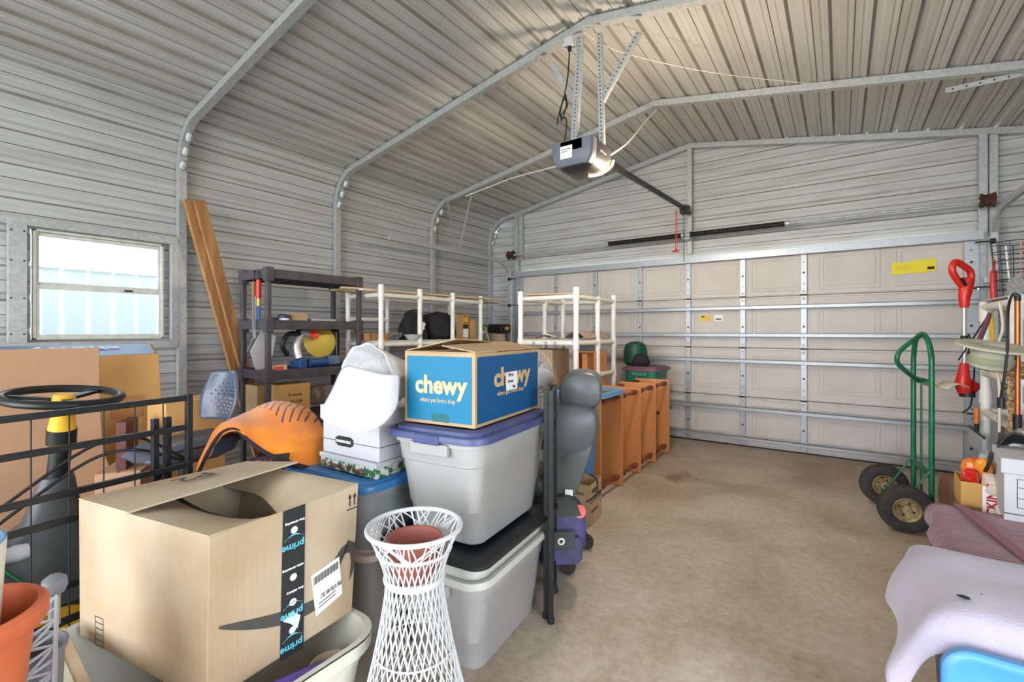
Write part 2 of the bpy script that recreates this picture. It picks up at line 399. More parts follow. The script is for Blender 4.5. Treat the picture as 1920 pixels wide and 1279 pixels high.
# ---- gable studs
gs = MB()
for x, y, z1, z0 in ((-3.985, 5.77, 3.02, 0), (-3.925, 5.80, 3.03, 2.35), (XC, 5.77, 3.46, 2.2), (1.03, 5.77, 3.03, 0), (1.10, 5.80, 3.02, 0)):
    gs.b2((x - .029, y - .029, z0), (x + .029, y + .029, z1), GALV)
struct(gs.build('trim_9', bevel=.004))
# ---- frame tubes round the window bay
wt = MB(); X0 = XL + .036
for z in (1.175, 2.02): wt.b2((X0 - .029, -.3, z - .029), (X0 + .029, 1.55, z + .029), GALV)
for y in (.63, -.12): wt.b2((X0 - .028, y - .045, 1.2), (X0 + .032, y + .045, 2.0), GALV)
wt.b2((X0 - .028, 1.50, 1.2), (X0 + .030, 1.555, 2.0), GALV)
for z in (1.26, 1.5, 1.75, 1.95):
    for y in (.6, .66): wt.cyl((X0 + .03, y, z), (X0 + .036, y, z), .006, DARKST, 8)
struct(wt.build('trim_10', bevel=.004))

# ---------------------------------------------------------------- window
wi = bpy.data.objects.new('window_1', None); C.collection.objects.link(wi); wi.location = (XL + .03, 1.08, 1.6); struct(wi)
ALU = mat('white aluminium', (214, 214, 210), .5, .1, (196, 196, 186), 14)
fr = MB(); hw, hh = .375, .38
for s_ in (-1, 1):
    fr.b2((-.035, s_ * hw, -hh), (.012, s_ * (hw - .018), hh), ALU); fr.b2((-.035, -hw, s_ * hh), (.012, hw, s_ * (hh - .016)), ALU)
fr.build('window_frame', wi, bevel=.003)
GLASS = mat('window glass', (235, 240, 240), .08, trans=1., spec=.5)
for zc, zz, nx in ((.18, .182, -.030), (-.185, .18, -.014)):
    s2 = MB()
    for s_ in (-1, 1):
        s2.b2((nx, s_ * (hw - .018), zc - zz), (nx + .02, s_ * (hw - .034), zc + zz), ALU); s2.b2((nx, -hw + .035, zc + s_ * zz), (nx + .022, hw - .035, zc + s_ * (zz - .022)), ALU)
    sa = s2.build('sash', wi, bevel=.002); MB().b2((nx + .006, -hw + .05, zc - zz + .015), (nx + .010, hw - .05, zc + zz - .015), GLASS).build('pane', sa)
MB().b2((.004, .12, -.018), (.022, .17, -.004), DARKST).build('latch', wi, bevel=.004)

# ---------------------------------------------------------------- sectional door
door = bpy.data.objects.new('door_1', None); C.collection.objects.link(door); door.location = (XC, 5.72, 0); struct(door)
HWD = 2.455; joints = [.01, .552, 1.095, 1.657, 2.13]
for k in range(4):
    z0, z1 = joints[k], joints[k + 1]; pm = MB(); pm.b2((-HWD, 0, z0 + .0005), (HWD, .035, z1 - .0005), DOORP)
    for c_ in range(8):
        xc = -HWD + (c_ + .5) * HWD / 4; zc = (z0 + z1) / 2
        for a, b_, dd in ((.245, .18, .008), (.21, .145, .007)):
            for s_ in (-1, 1):
                pm.b2((xc - a, -dd, zc + s_ * b_ - .005), (xc + a, 0, zc + s_ * b_ + .005), DOORP); pm.b2((xc + s_ * a - .005, -dd, zc - b_), (xc + s_ * a + .005, 0, zc + b_), DOORP)
    for z in (z0 + .012, z1 - .02): pm.b2((-HWD, -.018, z), (HWD, 0, z + .008), ALU)
    pm.b2((-HWD, -.0015, z1 - .006), (HWD, .001, z1 - .0008), LAP)
    pm.build('door_section', door, bevel=.003)
for x in (-HWD + .04, -1.8, -1.2, -.585, 0, .585, 1.16, HWD - .04):
    wd = .045 if abs(x) < 2.3 else .075
    if x == -1.8: wd = .03
    sm = MB()
    for k in range(4):
        z0, z1 = joints[k] + .012, joints[k + 1] - .012; sm.b2((x - wd / 1.6, -.03, z0), (x + wd / 1.6, -.001, z1), GALV2)
        for z in (z0 + .10, z0 + .22, z1 - .12): sm.cyl((x, -.0335, z), (x, -.028, z), .011 if z == z0 + .22 else .006, DARKST, 10)
    sm.build('stile', door, bevel=.003)
    hm = MB()
    for z in joints[1:4]:
        hm.b2((x - .028, -.040, z - .055), (x + .028, -.031, z + .055), GALV); hm.cyl((x - .03, -.042, z), (x + .03, -.042, z), .008, DARKST, 10)
        for dz in (-.04, .04): hm.cyl((x, -.046, z + dz), (x, -.04, z + dz), .006, DARKST, 8)
    hm.build('hinge', door, smooth=False)
for z, hh_ in ((2.125, .05), (1.535, .032), (1.235, .032), (.95, .032), (.425, .032), (.10, .024)):
    um = MB()
    if z > 2: um.b2((-HWD - .02, -.085, z - hh_ / 2 + .02), (HWD + .03, -.02, z - hh_ / 2 + .035), GALV2); um.b2((-HWD - .02, -.09, z - hh_), (HWD + .03, -.083, z + hh_ / 2), GALV2); um.b2((-HWD - .02, -.09, z + hh_ / 2 - .004), (HWD + .03, -.035, z + hh_ / 2), GALV2)
    else:
        um.b2((-HWD, -.098, z - hh_ * .5), (HWD, -.09, z + hh_ * .5), GALV2); um.b2((-HWD, -.09, z + hh_ * .5 - .004), (HWD, -.034, z + hh_ * .5), GALV2); um.b2((-HWD, -.09, z - hh_ * .5), (HWD, -.034, z - hh_ * .5 + .004), GALV2)
        um.b2((-HWD, -.06, z + hh_ * .5 + .006), (HWD, -.034, z + hh_ * .5 + .012), GALV2)
    um.build('strut', door, bevel=.002)
MB().b2((-HWD, -.02, .0), (HWD, .03, .012), BLACK).build('bottom_seal', door)
st_ = MB().prism([(0, .012), (.03, 0), (.16, .01), (.22, .004), (.325, .022), (.32, .135), (.19, .13), (.1, .112), (.01, .118)], YELB, (1.865, -.0085, 1.815), (1, 0, 0), (0, 0, 1), .0015)
for q in range(6): st_.b2((1.9 + .0, -.0106, 1.90 - q * .009), (1.9 + (.1 if q % 2 else .13), -.0099, 1.9015 - q * .009), mat('olive print', (150, 138, 40), .6))
st_.b2((2.125, -.0106, 1.85), (2.175, -.0099, 1.875), INK); st_.build('warning_sticker', door)
MB().b2((.13, -.005, 1.395), (.25, -.003, 1.465), mat('yellow label', (222, 190, 84), .6)).b2((.145, -.0055, 1.44), (.18, -.0045, 1.455), INK).build('small_label', door)
MB().b2((.285, -.005, 1.395), (.375, -.003, 1.465), PAPER).b2((.3, -.0055, 1.41), (.36, -.0045, 1.425), INKG).build('small_label', door)

# ---------------------------------------------------------------- tracks, torsion shaft, hangers
def track(name, x, sgn, label, ang=None):
    t = thing(name, label, 'door track', (x, 5.62, 0)); m = MB(); m2 = MB()
    P = [(0, .02, .02), (0, .02, 2.0), (0, .0, 2.13), (0, -.09, 2.23), (0, -.2, 2.285), (0, -.32, 2.30), (0, -2.25, 2.30)]
    P = [Vector(p) for p in P]
    for a, b_ in zip(P, P[1:]):
        m.bar(a, b_, .028, .05, GALV, up=(1, 0, 0)) if abs((b_ - a).z) > .5 * (b_ - a).length else m.bar(a, b_, .028, .05, GALV)
    m.build('rail', t, bevel=.002)
    m2.b2((-.03, .05, 0), (.03, .06, 2.1), GALV); 
    for z in (.3, 1.0, 1.7): m2.b2((-.05, .0, z), (.0, .06, z + .05), GALV)
    m2.build('jamb_bracket', t)
    for z in (.55, 1.1, 1.66, 2.05):
        MB().cyl((-sgn * .03, -.01, z), (sgn * .005, -.01, z), .022, BLACK, 12).cyl((-sgn * .12, -.01, z), (0, -.01, z), .006, DARKST, 8).build('roller', t, smooth=True)
    return t
track('door_track', -4.02, -1, 'left galvanised door track bending back along the ribbed wall')
track('door_track', 1.075, 1, 'right galvanised door track curving up beside the wire basket')
hb = MB(); hb.bar((-4.02, 4.52, 2.34), (-3.80, 4.52, 3.08), .03, .004, GALV); hb.bar((-4.02, 4.46, 2.32), (-4.18, 4.46, 3.0), .03, .004, GALV)
hb.b2((-4.05, 4.4, 2.32), (-3.99, 4.56, 2.345), GALV); localize(tag(hb.build('track_hanger'), 'V shaped steel strap holding up the left door track', 'bracket'))
hb = MB(); hb.bar((1.075, 4.52, 2.33), (1.0, 4.52, 3.03), .03, .004, GALV); hb.b2((.62, 4.55, 3.0), (1.15, 4.556, 3.035), GALV)
for k in range(7): hb.cyl((.66 + k * .07, 4.548, 3.018), (.66 + k * .07, 4.55, 3.018), .006, DARKST, 8)
localize(tag(hb.build('track_hanger'), 'perforated angle iron fixed under the roof at the right end', 'bracket'))
ts = thing('torsion_shaft', 'torsion shaft with two long dark springs above the garage door', 'door spring', (XC, 5.6, 2.40))
MB().cyl((-2.62, 0, 0), (2.62, 0, 0), .0125, GALV, 12).build('shaft', ts, smooth=True)
for a, b_ in ((-.98, -.03), (.03, 1.02)):
    m = MB(); m.cyl((a, 0, 0), (b_, 0, 0), .027, DARKST, 14); N = int(abs(b_ - a) / .013)
    for k in range(N): m.lathe([(.027, -.004), (.031, 0), (.027, .004)], DARKST, (a + (k + .5) * (b_ - a) / N, 0, 0), 12, Matrix.Rotation(pi / 2, 3, 'Y'))
    for x in (a, b_): m.cyl((x - .02, 0, 0), (x + .02, 0, 0), .034, GALV, 14)
    m.build('spring', ts, smooth=True)
for x in (-2.5, 2.5):
    m = MB(); R = Matrix.Rotation(pi / 2, 3, 'Y'); m.lathe([(.03, -.05), (.065, -.045), (.05, -.02), (.055, .02), (.065, .045), (.03, .05)], RUSTY, (x, 0, 0), 20, R, cap=True)
    m.build('cable_drum', ts, smooth=True)
MB().b2((-.04, .0, -.05), (.04, .14, .05), GALV).build('centre_bracket', ts, bevel=.004)

# ---------------------------------------------------------------- opener
op = thing('garage_door_opener', 'dark grey ceiling door opener with glowing lamp strip', 'door opener', (XC, 2.95, 2.37))
OPG = mat('opener grey shell', (104, 108, 122), .45); OPD = mat('opener dark shell', (52, 50, 54), .4)
m = MB(); rings = []
for z, s_ in ((.185, 1.), (.12, 1.), (.06, .93), (.025, .78), (.005, .52), (0, .3)): rings.append(rr(.30 * s_, .37 * s_, .07 * s_, z, 6))
m.loft(rings, OPD, True, True); m.build('housing', op, smooth=True)
m = MB(); rings = [rr(.304, .09, .02, z, 4, 0, -.14) for z in (.19, .12)] + [rr(.29, .085, .02, .065, 4, 0, -.14), rr(.23, .07, .02, .028, 4, 0, -.13)]
m.loft(rings, OPG, True, True); m.build('end_cover', op, smooth=True)
MB().b2((-.08, -.189, .07), (.01, -.186, .155), PAPER).b2((-.07, -.191, .13), (-.005, -.1885, .134), INKG).b2((-.07, -.191, .115), (-.02, -.1885, .118), INKG).build('rating_label', op)
L = MB(); P = []
for k in range(13):
    a = radians(-62 + k * 9.5); P.append((.157 * cos(a) * .97, .03 + .20 * sin(a + .55) * .9, .022 + .10 * max(0, sin((k - 1) / 11 * pi * .5)) ** 2))
P = smooth_path([(.03, .02, -.004), (.09, .06, .008), (.135, .09, .035), (.155, .13, .075), (.152, .165, .12)], 5)
L.tube(P, .009, GLOW, 8); L.build('lamp_strip', op, smooth=True)
MB().lathe([(0, -.006), (.032, -.005), (.036, 0), (.03, .004)], LGREYP, (.03, -.05, .012), 18, sxy=(1, .5)).build('sensor_dome', op, smooth=True)
MB().text('LiftMaster', .026, LGREYP, (.1515, -.06, .12), (0, 1, 0), (0, 0, 1)).build('lettering', op)
m = MB(); m.bar((0, .16, .2), (0, 2.62, .33), .032, .04, DARKST); m.bar((0, .16, .222), (0, 2.62, .352), .02, .004, DARKST); m.build('rail', op, bevel=.003)
MB().b2((-.05, 2.56, .27), (.05, 2.66, .36), DARKST).b2((-.03, 2.6, .30), (.03, 2.79, .33), DARKST).build('header_bracket', op, bevel=.006)
MB().cyl((-.06, 2.45, .29), (-.062, 2.45, -.17), .004, RED, 6).cyl((-.045, 2.45, .29), (-.045, 2.45, -.17), .004, RED, 6).build('release_cord', op)
MB().b2((-.10, 2.44, -.19), (-.02, 2.46, -.17), RED).b2((-.07, 2.44, -.19), (-.05, 2.46, -.15), RED).build('release_handle', op, bevel=.004)
MB().cyl((.015, 2.5, .28), (.015, 2.5, -.3), .004, BLACK, 6).build('arm_cable', op)
def angle_iron(name, p, q, wd, parent, holes=True):
    p = Vector(p); q = Vector(q); m = MB(); m.bar(p, q, wd, .003, GALV, up=(0, 1, 0)); d = (q - p).normalized()
    s_ = d.cross(Vector((0, 1, 0))).normalized()
    m.bar(p + s_ * wd / 2 + Vector((0, .014, 0)), q + s_ * wd / 2 + Vector((0, .014, 0)), .003, .028, GALV, up=(0, 1, 0))
    if holes:
        N = int((q - p).length / .028)
        for k in range(N):
            c_ = p + (q - p) * (k + .5) / N; m.cyl(c_ + Vector((0, -.0022, 0)), c_ + Vector((0, -.0016, 0)), .0055, DARKST, 8)
    return m.build(name, parent)
hg = op
angle_iron('hanger_strap', (-.075, .09, 1.05), (-.11, .05, .19), .05, hg)
angle_iron('hanger_strap', (.075, .09, 1.02), (.11, .06, .19), .035, hg)
angle_iron('hanger_strap', (.36, .1, .93), (.09, .08, .52), .04, hg)
angle_iron('hanger_strap', (-.33, .12, .95), (-.13, .12, .62), .035, hg, False)
MB().b2((-.13, .04, .185), (-.06, .08, .20), GALV).build('mounting_foot', hg); MB().b2((.06, .04, .185), (.13, .08, .20), GALV).build('mounting_foot', hg)
cb = thing('power_outlet', 'small white socket on the ridge beam feeding the opener', 'socket', (-1.60, 3.0, 3.36))
MB().b2((-.04, -.03, -.02), (.03, .02, .045), WHITE).b2((-.06, -.02, -.01), (.0, .02, .01), WHITE).build('box', cb, bevel=.004)
MB().cyl((.0, -.01, -.05), (.0, -.01, -.015), .014, BLACK, 10).build('plug', cb)
pc = MB().tube(smooth_path([(-1.60, 2.99, 3.33), (-1.61, 2.98, 3.12), (-1.63, 2.97, 2.98), (-1.60, 2.96, 2.9), (-1.655, 2.96, 2.84), (-1.61, 2.96, 2.80), (-1.625, 2.96, 2.66), (-1.655, 2.93, 2.56)], 5), .005, BLACK, 8)
pc.tube(smooth_path([(-1.62, 2.96, 2.98), (-1.66, 2.96, 2.88), (-1.64, 2.95, 2.80), (-1.61, 2.96, 2.92), (-1.63, 2.97, 2.99), (-1.67, 2.95, 2.84), (-1.68, 2.95, 2.78)], 5), .005, BLACK, 8)
pco = pc.build('power_cord', smooth=True, parent=op); pco.location = (1.47, -2.95, -2.37)
cw = MB().tube(smooth_path([(-3.9, 4.5, 3.0), (-3.4, 4.35, 2.99), (-2.9, 4.1, 2.93), (-2.3, 3.7, 2.78), (-1.75, 3.25, 2.60), (-1.60, 3.10, 2.53)], 6), .008, PVC, 8)
localize(tag(cw.build('conduit', smooth=True), 'white flexible cable sagging from the left rafter to the opener', 'cable'))
cw = MB().tube(smooth_path([(-1.36, 3.1, 2.52), (-1.4, 3.6, 2.8), (-1.45, 4.2, 3.22), (-1.45, 4.48, 3.42)], 6), .008, PVC, 8)
localize(tag(cw.build('conduit', smooth=True), 'short white cable climbing from the opener to the third rafter peak', 'cable'))
cw = MB().tube(smooth_path([(-1.5, 3.02, 3.42), (-1.3, 3.2, 3.3), (-.8, 3.7, 3.22), (-.2, 4.2, 3.17), (.1, 4.46, 3.17)], 6), .003, CREAMF, 6)
localize(tag(cw.build('thin_wire', smooth=True), 'thin pale wire strung across the right roof slope', 'wire'))
# the opener's own lamp
l = bpy.data.lights.new('opener_lamp', 'POINT'); l.energy = 40; l.color = (1., .80, .56); l.shadow_soft_size = .05
lo = bpy.data.objects.new('opener_lamp', l); C.collection.objects.link(lo); lo.location = (-1.16, 3.26, 2.33)

# ================================================================ OBJECT BUILDERS
def carton(name, label, loc, rz, w_, d_, h_, m=CARD, group=None, tape=True, gap=True):
    t = thing(name, label, 'box', loc, rz, group)
    MB().b2((-w_ / 2, -d_ / 2, 0), (w_ / 2, d_ / 2, h_ - .004), m).build('body', t, bevel=.004)
    g = .003
    for s_ in (-1, 1):
        MB().b2((-w_ / 2 + .001, s_ * g, h_ - .004), (w_ / 2 - .001, s_ * d_ / 2, h_), m).build('flap', t, bevel=.0015)
    if tape: MB().b2((-w_ / 2 - .001, -.024, h_ - .05), (w_ / 2 + .001, .024, h_ + .0008), mat('clear brown tape', (196, 170, 132), .3)).build('tape', t)
    return t
def tote(name, label, loc, rz, W, D, H, bm_, lm, taper=.86, lid=True, lidh=.035, group=None, rim=.02, rec=True, cat='storage bin', handles=True, open_in=None):
    t = thing(name, label, cat, loc, rz, group); m = MB(); R = min(W, D) * .16; b = []
    steps = [(0., taper - .03, .7), (.012, taper, .8), (H * .30, taper + (1 - taper) * .28, .9), (H * .31, taper + (1 - taper) * .34, .9), (H * .72, taper + (1 - taper) * .7, 1), (H * .73, taper + (1 - taper) * .78, 1), (H - rim * 2, .985, 1.), (H - rim * 2, 1.02, 1.05), (H - .004, 1.025, 1.05)]
    w_, d_ = W - .05, D - .05
    for z, s_, r_ in steps: b.append(rr(w_ * s_, d_ * s_, R * r_, z, 6))
    m.loft(b, bm_, True, False)
    if not lid:
        inn = [rr(w_ * 1.02, d_ * 1.02, R, H, 6), rr(w_ * .97, d_ * .97, R, H - .002, 6), rr(w_ * .955, d_ * .955, R, H - rim * 2, 6), rr(w_ * (taper - .0), d_ * (taper - .0), R * .8, .02, 6)]
        m.loft(inn, open_in or bm_, False, True)
    m.build('body', t, smooth=True, angle=40)
    if handles:
        for s_ in (-1, 1):
            MB().b2((-.09, s_ * (d_ / 2 - .0), H - rim * 2 - .035), (.09, s_ * (d_ / 2 + .022), H - rim * 2 + .012), bm_).build('handle', t, bevel=.006)
    if lid:
        l_ = MB(); L = []
        for z, dw, r_ in ((H - .02, .0, 1.1), (H - .018, .012, 1.15), (H - .002, .012, 1.15), (H + .006, .004, 1.1), (H + .008, -.02, 1.), (H + .002, -.032, 1.), (H + .002, -.05, .9), (H + lidh * .6, -.062, .9), (H + lidh * .7, -.09, .8), (H + lidh * .7, -.16, .7), (H + lidh * .45, -.18, .6)):
            L.append(rr(W + dw, D + dw, R * r_, z, 6))
        l_.loft(L, lm, True, True); l_.build('lid', t, smooth=True, angle=40)
        for s_ in (-1, 1): MB().b2((-.06, s_ * (D / 2 - .005), H - .03), (.06, s_ * (D / 2 + .012), H + .004), lm).build('latch', t, bevel=.005)
    return t
def decal(mb, O, X, Y, pts, m, th=.0008):
    X = Vector(X).normalized(); Y = Vector(Y).normalized(); return mb.prism(pts, m, O, X, Y, th)

# ================================================================ FOREGROUND LEFT
# ---- big open shipping carton
A, B_, C_, D_ = Vector((-2.047, .428, .72)), Vector((-1.399, .557, .72)), Vector((-1.379, 1.021, .742)), Vector((-2.013, .941, .73))
b = Vector((-1.407, .553, .262)); c = b + (C_ - B_) * .965 + (B_ - b) * .05; a = b + (A - B_) * .97 + (B_ - b) * .04; d = a + (c - b)
az = thing('shipping_carton', 'large open shipping carton with black tape and a curved arrow, in the cream tub', 'box', (-1.7, .72, .26))
O0 = Vector((-1.7, .72, .26)); L_ = lambda p: Vector(p) - O0
m = MB(); th = .006
def wall(p, q, r_, s_, mm=CARDL):                         # p,q bottom; r_,s_ top
    nrm = (q - p).cross(s_ - p).normalized()
    cen = (A + C_ + a + c) / 4
    if (p - cen).dot(nrm) > 0: nrm = -nrm
    k = nrm * th; m.poly8([L_(p), L_(q), L_(q + k), L_(p + k)], [L_(s_), L_(r_), L_(r_ + k), L_(s_ + k)], mm)
wall(a, b, B_, A); wall(b, c, C_, B_); wall(c, d, D_, C_); wall(d, a, A, D_)
m.poly8([L_(p) for p in (a, b, c, d)], [L_(p) + Vector((0, 0, .006)) for p in (a, b, c, d)], CARDIN)
m.build('body', az, bevel=.003)
# flaps
f1 = MB(); e0 = A + (B_ - A) * .485 + Vector((0, -.02, .012)); e1 = D_ + (C_ - D_) * .50 + Vector((0, -.0, .035))
def fpt(s_, t_): s_ /= .485; return A * (1 - s_) * (1 - t_) + e0 * s_ * (1 - t_) + D_ * (1 - s_) * t_ + e1 * s_ * t_
f1.grid([[L_(fpt(.485 * i / 8, j / 8) + Vector((0, 0, .007))) for j in range(9)] for i in range(9)], CARDL); f1.build('flap', az, solid=.006)
MB().text('P2', .115, INKG, L_(fpt(.15, .62) + Vector((0, 0, .019))), fpt(.19, .45) - fpt(.19, .60), fpt(.3, .6) - fpt(.19, .60), sx_=1.0).build('lettering', az)
def top(s_, t_, dz=0.): return L_(A + (B_ - A) * s_ + (D_ - A) * t_ * (1 - s_) + (C_ - B_) * t_ * s_ + Vector((0, 0, dz)))
rows = []
for i in range(9):
    k = i / 8; row = []
    for j in range(13):
        s_ = j / 12; e_ = .36 + .08 * (1 - s_) - .02 * s_; row.append(top(s_ * .994 + .003, k * e_, .002 - .05 * k * k * sin(pi * s_) ** .8 - .004 * k))
    rows.append(row)
MB().grid(rows, CARDL).build('flap', az, solid=.005)
MB().grid([[p_ + Vector((0, 0, .004)) for p_ in rows[8][2:-1]], [p_ + Vector((0, 0, .004)) for p_ in rows[7][2:-1]]], BLACK).build('tape', az, solid=.001)
rows = []
for i in range(9):
    k = i / 8; row = []
    for j in range(13):
        s_ = j / 12; e_ = .18 + .34 * max(0, (s_ - .35) / .65) ** 1.2; row.append(top(s_ * .994 + .003, 1 - k * e_, .002 - .07 * k * k))
    rows.append(row)
MB().grid(rows, CARDL).build('flap', az, solid=.005)
inm = MB(); inm.b2((-.25, -.08, .02), (.18, .22, .20), CARDIN); inm.build('packing_paper', az, bevel=.02)
# print on the right face
X = (C_ - B_).normalized(); Yv = (B_ - b).normalized(); W = (C_ - B_).length; Hh = (B_ - b).length; Ob = L_(b) + X.cross(Yv).normalized() * .0012
def fp(u, v_): return (u * W, (1 - v_) * Hh)              # u along, v down
ar = MB(); up_, lo_ = [], []
for k in range(25):
    t_ = k / 24; u = .06 + .86 * t_; y = .57 + .175 * sin(pi * min(1, t_ * 1.15) * .62) - (.33 * max(0, t_ - .70) / .30 * (.3 + .7 * max(0, t_ - .70) / .30)); w_ = .016 + .075 * sin(pi * min(1, t_ * 1.05) * .92) ** .8
    up_.append((u * W, (1 - y + w_ / 2) * Hh)); lo_.append((u * W, (1 - y - w_ / 2) * Hh))
for k in range(24): decal(ar, Ob, X, Yv, [lo_[k], lo_[k + 1], up_[k + 1], up_[k]], INKG)
hook = [(.80, .50), (.86, .43), (.93, .40), (.975, .43), (.985, .52), (.965, .64), (.935, .70), (.945, .56), (.935, .49), (.90, .48), (.85, .52)]
decal(ar, Ob, X, Yv, [fp(*p) for p in reversed(hook)], INKG); ar.build('arrow_print', az)
tp = MB(); On = Ob + X.cross(Yv) * .0012
decal(tp, On, X, Yv, [fp(.425, 1.0), fp(.585, 1.0), fp(.58, 0), fp(.43, 0)], INK)
decal(tp, On + X.cross(Yv) * .0002, X, Yv, [fp(.44, .74), fp(.50, .70), fp(.56, .76), fp(.54, .84), fp(.49, .78)], mat('torn white patch', (210, 220, 230), .6))
tp.build('tape', az)
Ot = On + X.cross(Yv) * .0012
for v_, big in ((.24, 1), (.70, 1), (.92, 1)):
    tx = MB(); p = fp(.575, v_); tx.text('prime', .030, SKYTAPE, Ot + X * p[0] + Yv * p[1], -X, -Yv, bold=.0006)
    q = [fp(.44 + .13 * k / 8, v_ - .035 - .02 * sin(pi * k / 8)) for k in range(9)]; q2 = [fp(.44 + .13 * k / 8, v_ - .03 - .035 * sin(pi * k / 8)) for k in range(9)]
    for k in range(8): decal(tx, Ot, X, Yv, [q[k], q[k + 1], q2[k + 1], q2[k]], SKYTAPE)
    tx.build('lettering', az)
for v_, s1 in ((.09, 'free streaming'), (.40, 'video streaming'), (.56, 'free delivery')):
    p = fp(.575, v_); MB().text(s1, .0105, PAPER, Ot + X * p[0] + Yv * p[1], -X, -Yv, bold=.0003).build('lettering', az)
for v_ in (.15, .47, .64, .83):
    p = fp(.505, v_); q = [(p[0] + .011 * cos(2 * pi * k / 14), p[1] + .011 * sin(2 * pi * k / 14)) for k in range(14)]; decal(MB(), Ot, X, Yv, q, PAPER).build('round_icon', az)
lb = MB(); decal(lb, On, X, Yv, [fp(.672, .83), fp(.877, .77), fp(.844, .48), fp(.63, .525)], PAPER)
for k in range(24):
    u = .65 + k * .0078; h0 = .53 - (u - .63) * .2; decal(lb, Ot, X, Yv, [fp(u, h0 + .075), fp(u + (.005 if k % 3 else .003), h0 + .075), fp(u + (.005 if k % 3 else .003), h0 + .02), fp(u, h0 + .02)], INKG)
p = fp(.865, .66); lb.text('TEB1 DTSB N8I1 S2L7', .019, INK, Ot + X * p[0] + Yv * p[1], -X - Yv * .18, -Yv + X * .18, sx_=.44)
for v_ in (.71, .735): decal(lb, Ot, X, Yv, [fp(.69, v_ + .045), fp(.82, v_ + .01), fp(.82, v_ + .004), fp(.69, v_ + .039)], INKG)
lb.build('shipping_label', az)
ic = MB()
for u in (.925, .965):
    decal(ic, On, X, Yv, [fp(u - .004, .14), fp(u + .004, .14), fp(u + .004, .07), fp(u - .004, .07)], INK); decal(ic, On, X, Yv, [fp(u - .013, .08), fp(u + .013, .08), fp(u, .045)], INK)
decal(ic, On, X, Yv, [fp(.90, .165), fp(.985, .165), fp(.985, .158), fp(.90, .158)], INK); ic.build('arrow_marks', az)
X2 = (B_ - A).normalized(); Y2 = (A - a).normalized(); O2 = L_(a) + X2.cross(Y2).normalized() * .0012; ic = MB(); H2 = (A - a).length
for k in range(6):
    y0 = .0 + k * .018 - .0; decal(ic, O2, X2, Y2, [(.095, y0), (.14, y0), (.14, y0 + .0015), (.095, y0 + .0015)], INKG)
for x in (.095, .14): decal(ic, O2, X2, Y2, [(x, 0), (x + .0015, 0), (x + .0015, .09), (x, .09)], INKG)
ic.build('icon_print', az)

# ---- cream tub holding the carton, purple pieces inside
t = tote('tub', 'open cream plastic tub on the floor under the big carton', (-1.665, .68, 0), 0, .90, .72, .30, TCREAM, None, .84, lid=False, rim=.022)
pp = MB(); pp.tube(smooth_path([(-1.55, .50, .20), (-1.42, .55, .235), (-1.33, .66, .245), (-1.31, .80, .235), (-1.34, .90, .2)], 6), [.02 + .012 * sin(pi * k / 24) for k in range(25)], PURPLE, 10)
localize(tag(pp.build('curved_plastic', smooth=True), 'purple curved plastic piece lying inside the cream tub', 'plastic part'))
pp = MB(); pp.lathe([(0, 0), (.05, .0), (.06, .02), (.065, .05), (.06, .05), (.05, .02)], BEIGE, (-1.33, .88, .17), 20)
localize(tag(pp.build('bowl', smooth=True), 'tan bowl inside the cream tub beside its right rim', 'bowl'))

# ---- white wicker plant stand
ws = thing('plant_stand', 'white lattice wicker plant stand with flared rim and base', 'plant stand', (-1.085, 1.01, 0))
prof = lambda z: .085 + .062 * max(0, (z - .50) / .18) ** 1.5 + .11 * max(0, (.52 - z) / .52) ** 1.35
lat = MB(); NS = 34
for s_ in (-1, 1):
    for k in range(NS):
        pts = []
        for j in range(15):
            z = .012 + (.60 - .012) * j / 14; a_ = 2 * pi * k / NS + s_ * (z / .60) * 1.45; r_ = prof(z); pts.append((r_ * cos(a_), r_ * sin(a_), z))
        lat.tube(pts, .0024, WICKER, 5, caps=False)
lat.build('lattice', ws, smooth=True)
col_ = MB()
random.seed(3)
for k in range(80):
    a0 = random.uniform(0, 2 * pi); a1 = a0 + random.uniform(-.8, .8); z0, z1 = .60, .672
    pts = []
    for j in range(5):
        t_ = j / 4; z = z0 + (z1 - z0) * t_; a_ = a0 + (a1 - a0) * t_; r_ = prof(z); pts.append((r_ * cos(a_), r_ * sin(a_), z))
    col_.tube(pts, .0024, WICKER, 5, caps=False)
col_.build('collar', ws, smooth=True)
for z, r_ in ((.672, .0075), (.605, .005), (.515, .0085), (.52, .0085), (.30, .003), (.008, .007)):
    MB().tube([(prof(z) * cos(2 * pi * k / 40), prof(z) * sin(2 * pi * k / 40), z) for k in range(40)], r_, WICKER, 8, closed=True).build('hoop', ws, smooth=True)
pot = MB(); pot.lathe([(0, 0), (.055, 0), (.062, .005), (.077, .10), (.084, .102), (.086, .125), (.078, .125), (.072, .09), (.065, .085), (0, .085)], REDBR, (0, 0, 0), 40)
po = pot.build('flower_pot', smooth=True); po.location = (-1.085, 1.01, .515); tag(po, 'red brown flower pot set inside the white lattice stand', 'flower pot')

# ---- grey storage totes, stacked
rz_ = radians(-8)
t1 = tote('storage_bin', 'lower grey storage bin with off white lid, standing on the slab beside the plant stand', (-1.295, 1.565, 0), radians(6), .47, .66, .375, TGREY, TWHITE, .80, lidh=.07)
bl = MB(); L = []
for z, s_ in ((.432, .0), (.436, .01), (.452, .012), (.456, 0), (.452, -.02), (.44, -.03)): L.append(rr(.50 + s_, .70 + s_, .06, z - .432, 6))
bl.loft(L, TBLACK, True, True); o = bl.build('lid', smooth=True); o.location = (-1.30, 1.575, .435); o.rotation_euler = (0, 0, radians(6)); tag(o, 'loose black bin lid pressed between the two stacked grey bins', 'lid')
t2 = tote('storage_bin', 'upper grey storage bin with navy lid carrying the blue pet shop carton', (-1.305, 1.59, .462), radians(6), .47, .70, .425, TGREY, TLID, .78, lidh=.03)

